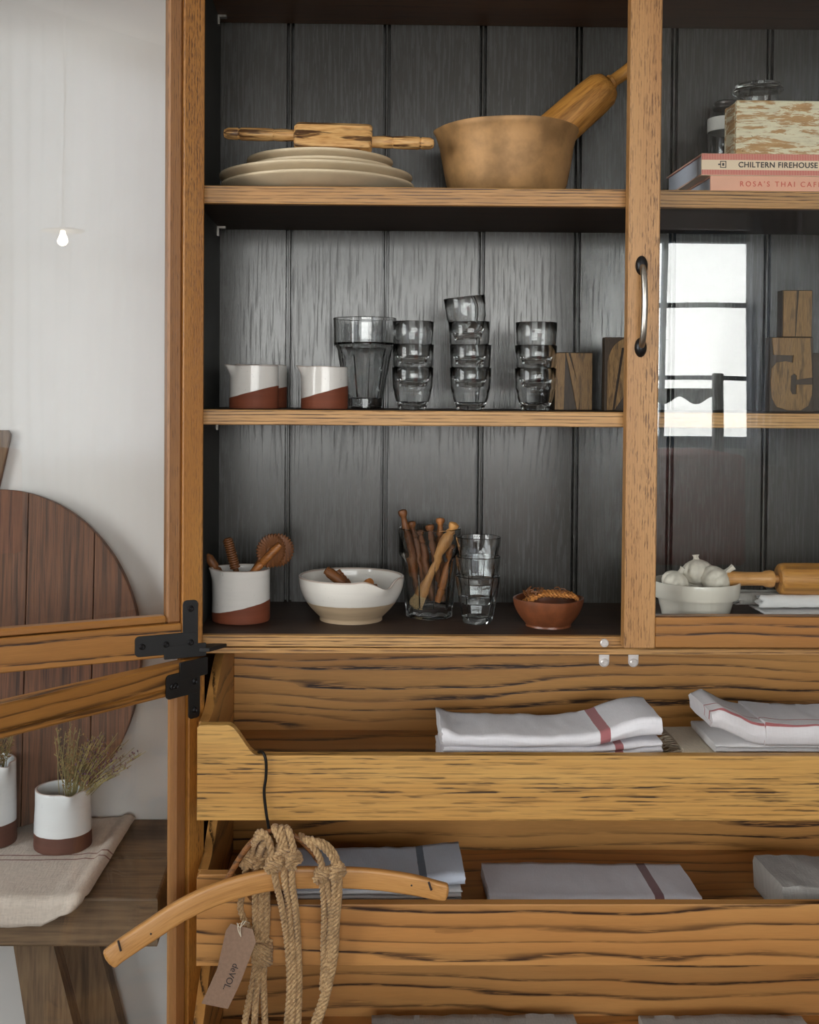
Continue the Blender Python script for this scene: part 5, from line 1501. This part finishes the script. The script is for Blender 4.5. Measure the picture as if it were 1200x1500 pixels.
# oval board
ovc = W(-10, 965, .275)
rxo, rzo = 215*S(.275), 246*S(.275)
zbot = ZBN+.0105
rzo = (ovc.z-zbot) if abs((ovc.z-zbot)-rzo) < .03 else rzo
lean_b = radians(5.0)
ob = thing('oval_board', 'big oval dark wooden board leaning on the white wall behind the jugs', 'board', (ovc.x, BW-.088, zbot))
ob.rotation_euler = (-lean_b, 0, 0)
cuts = [-1.0, -.62, -.22, .205, .665, 1.0]
gap = .0012
for a, b in zip(cuts, cuts[1:]):
    n = 22; up, dn = [], []
    for i in range(n+1):
        u = a+(b-a)*i/n
        xx = u*rxo
        if i == 0: xx += gap/2
        if i == n: xx -= gap/2
        hgt = rzo*sqrt(max(0, 1-u*u))
        up.append((xx, rzo+hgt)); dn.append((xx, rzo-hgt))
    ol = dn+up[::-1]
    cln = [ol[0]]
    for q in ol[1:]:
        if (Vector(q)-Vector(cln[-1])).length > 1e-4: cln.append(q)
    if (Vector(cln[0])-Vector(cln[-1])).length < 1e-4: cln.pop()
    from_bm('plank', prism(cln, 0, .020, 'y', .0015), 'old_brown', ob, grain='z')
# paddle board leaning further left
q1 = W(15, 632, BW-.015)
zt = q1.z
pb = thing('paddle_board', 'narrow dark wooden paddle board at the picture edge behind the oval board', 'board', (0, 0, 0))
ol = [(q1.x-.14, zt-.010), (q1.x-.13, zt+.002), (q1.x-.004, zt+.002), (q1.x, zt-.005), (q1.x-.001, zt-.014), (q1.x-.020, zt-.098), (q1.x-.055, zt-.30), (q1.x-.075, ZBN+.004), (q1.x-.12, ZBN+.004), (q1.x-.125, zt-.3)]
from_bm('plank', prism(ol, BW-.015, BW-.004, 'y', .002), 'bench_wood', pb, grain='z')

# ------------------------------------------------------------------ the room behind the camera (seen in the glass)
# pendant lamp
pl = thing('pendant_lamp', 'flat disc pendant lamp with a bare lit bulb, mirrored in the open glass door', 'lamp', (.354, -1.2, 1.766))
v, f = lathe([(0, .012), (.015, .012), (.051, .006), (.052, .003), (.015, .006), (0, .006)], 48); make('shade', v, f, 'frame_white', pl, smooth=40)
v, f = lathe([(0, .004), (.006, .004), (.006, -.004), (.009, -.009), (.0125, -.018), (.011, -.026), (.006, -.031), (0, -.032)], 24); make('bulb', v, f, 'bulb_glow', pl, smooth=60)
v, f = tube([(0, 0, .012), (0, 0, .5), (0, 0, ZC-1.766)], .002, 6); make('cord', v, f, 'frame_white', pl)
# chair with a scalloped top rail in front of the window
CY_ = -3.55
ch = thing('dining_chair', 'black wooden chair with a scalloped top rail in front of the window', 'chair', (0, 0, 0))
CX0, CX1 = 1.02, 1.55
def cb(nm, *b): 
    bm = bmesh.new(); bm_box(bm, *b, .004); return from_bm(nm, bm, 'chair_black', ch)
cb('leg', CX1-.04, CX1, CY_, CY_+.04, 0, 1.47); cb('leg', CX0, CX0+.04, CY_, CY_+.04, 0, 1.47)
cb('leg', CX1-.04, CX1, CY_-.42, CY_-.38, 0, .46); cb('leg', CX0, CX0+.04, CY_-.42, CY_-.38, 0, .46)
cb('seat', CX0, CX1, CY_-.42, CY_+.04, .46, .50)
n = 40
ol = [(CX0+.04+(CX1-CX0-.08)*i/n, 1.345+.018*cos(2*pi*3*i/n)) for i in range(n+1)]+[(CX1-.04, 1.40), (CX0+.04, 1.40)]
from_bm('top_rail', prism(ol, CY_+.008, CY_+.03, 'y'), 'chair_black', ch)
# table with a rose cloth
tb = thing('covered_table', 'table under a dusty rose cloth below the front window', 'table', (0, 0, 0))
bm = bmesh.new(); bm_box(bm, .15, 1.45, -3.45, -2.9, .70, 1.13, .02, 2); from_bm('cloth', bm, 'rose_cloth', tb)
for x_ in (.2, 1.34):
    for y_ in (-3.42, -2.97):
        bm = bmesh.new(); bm_box(bm, x_, x_+.06, y_, y_+.06, 0, .72); from_bm('leg', bm, 'dark_boards', tb)
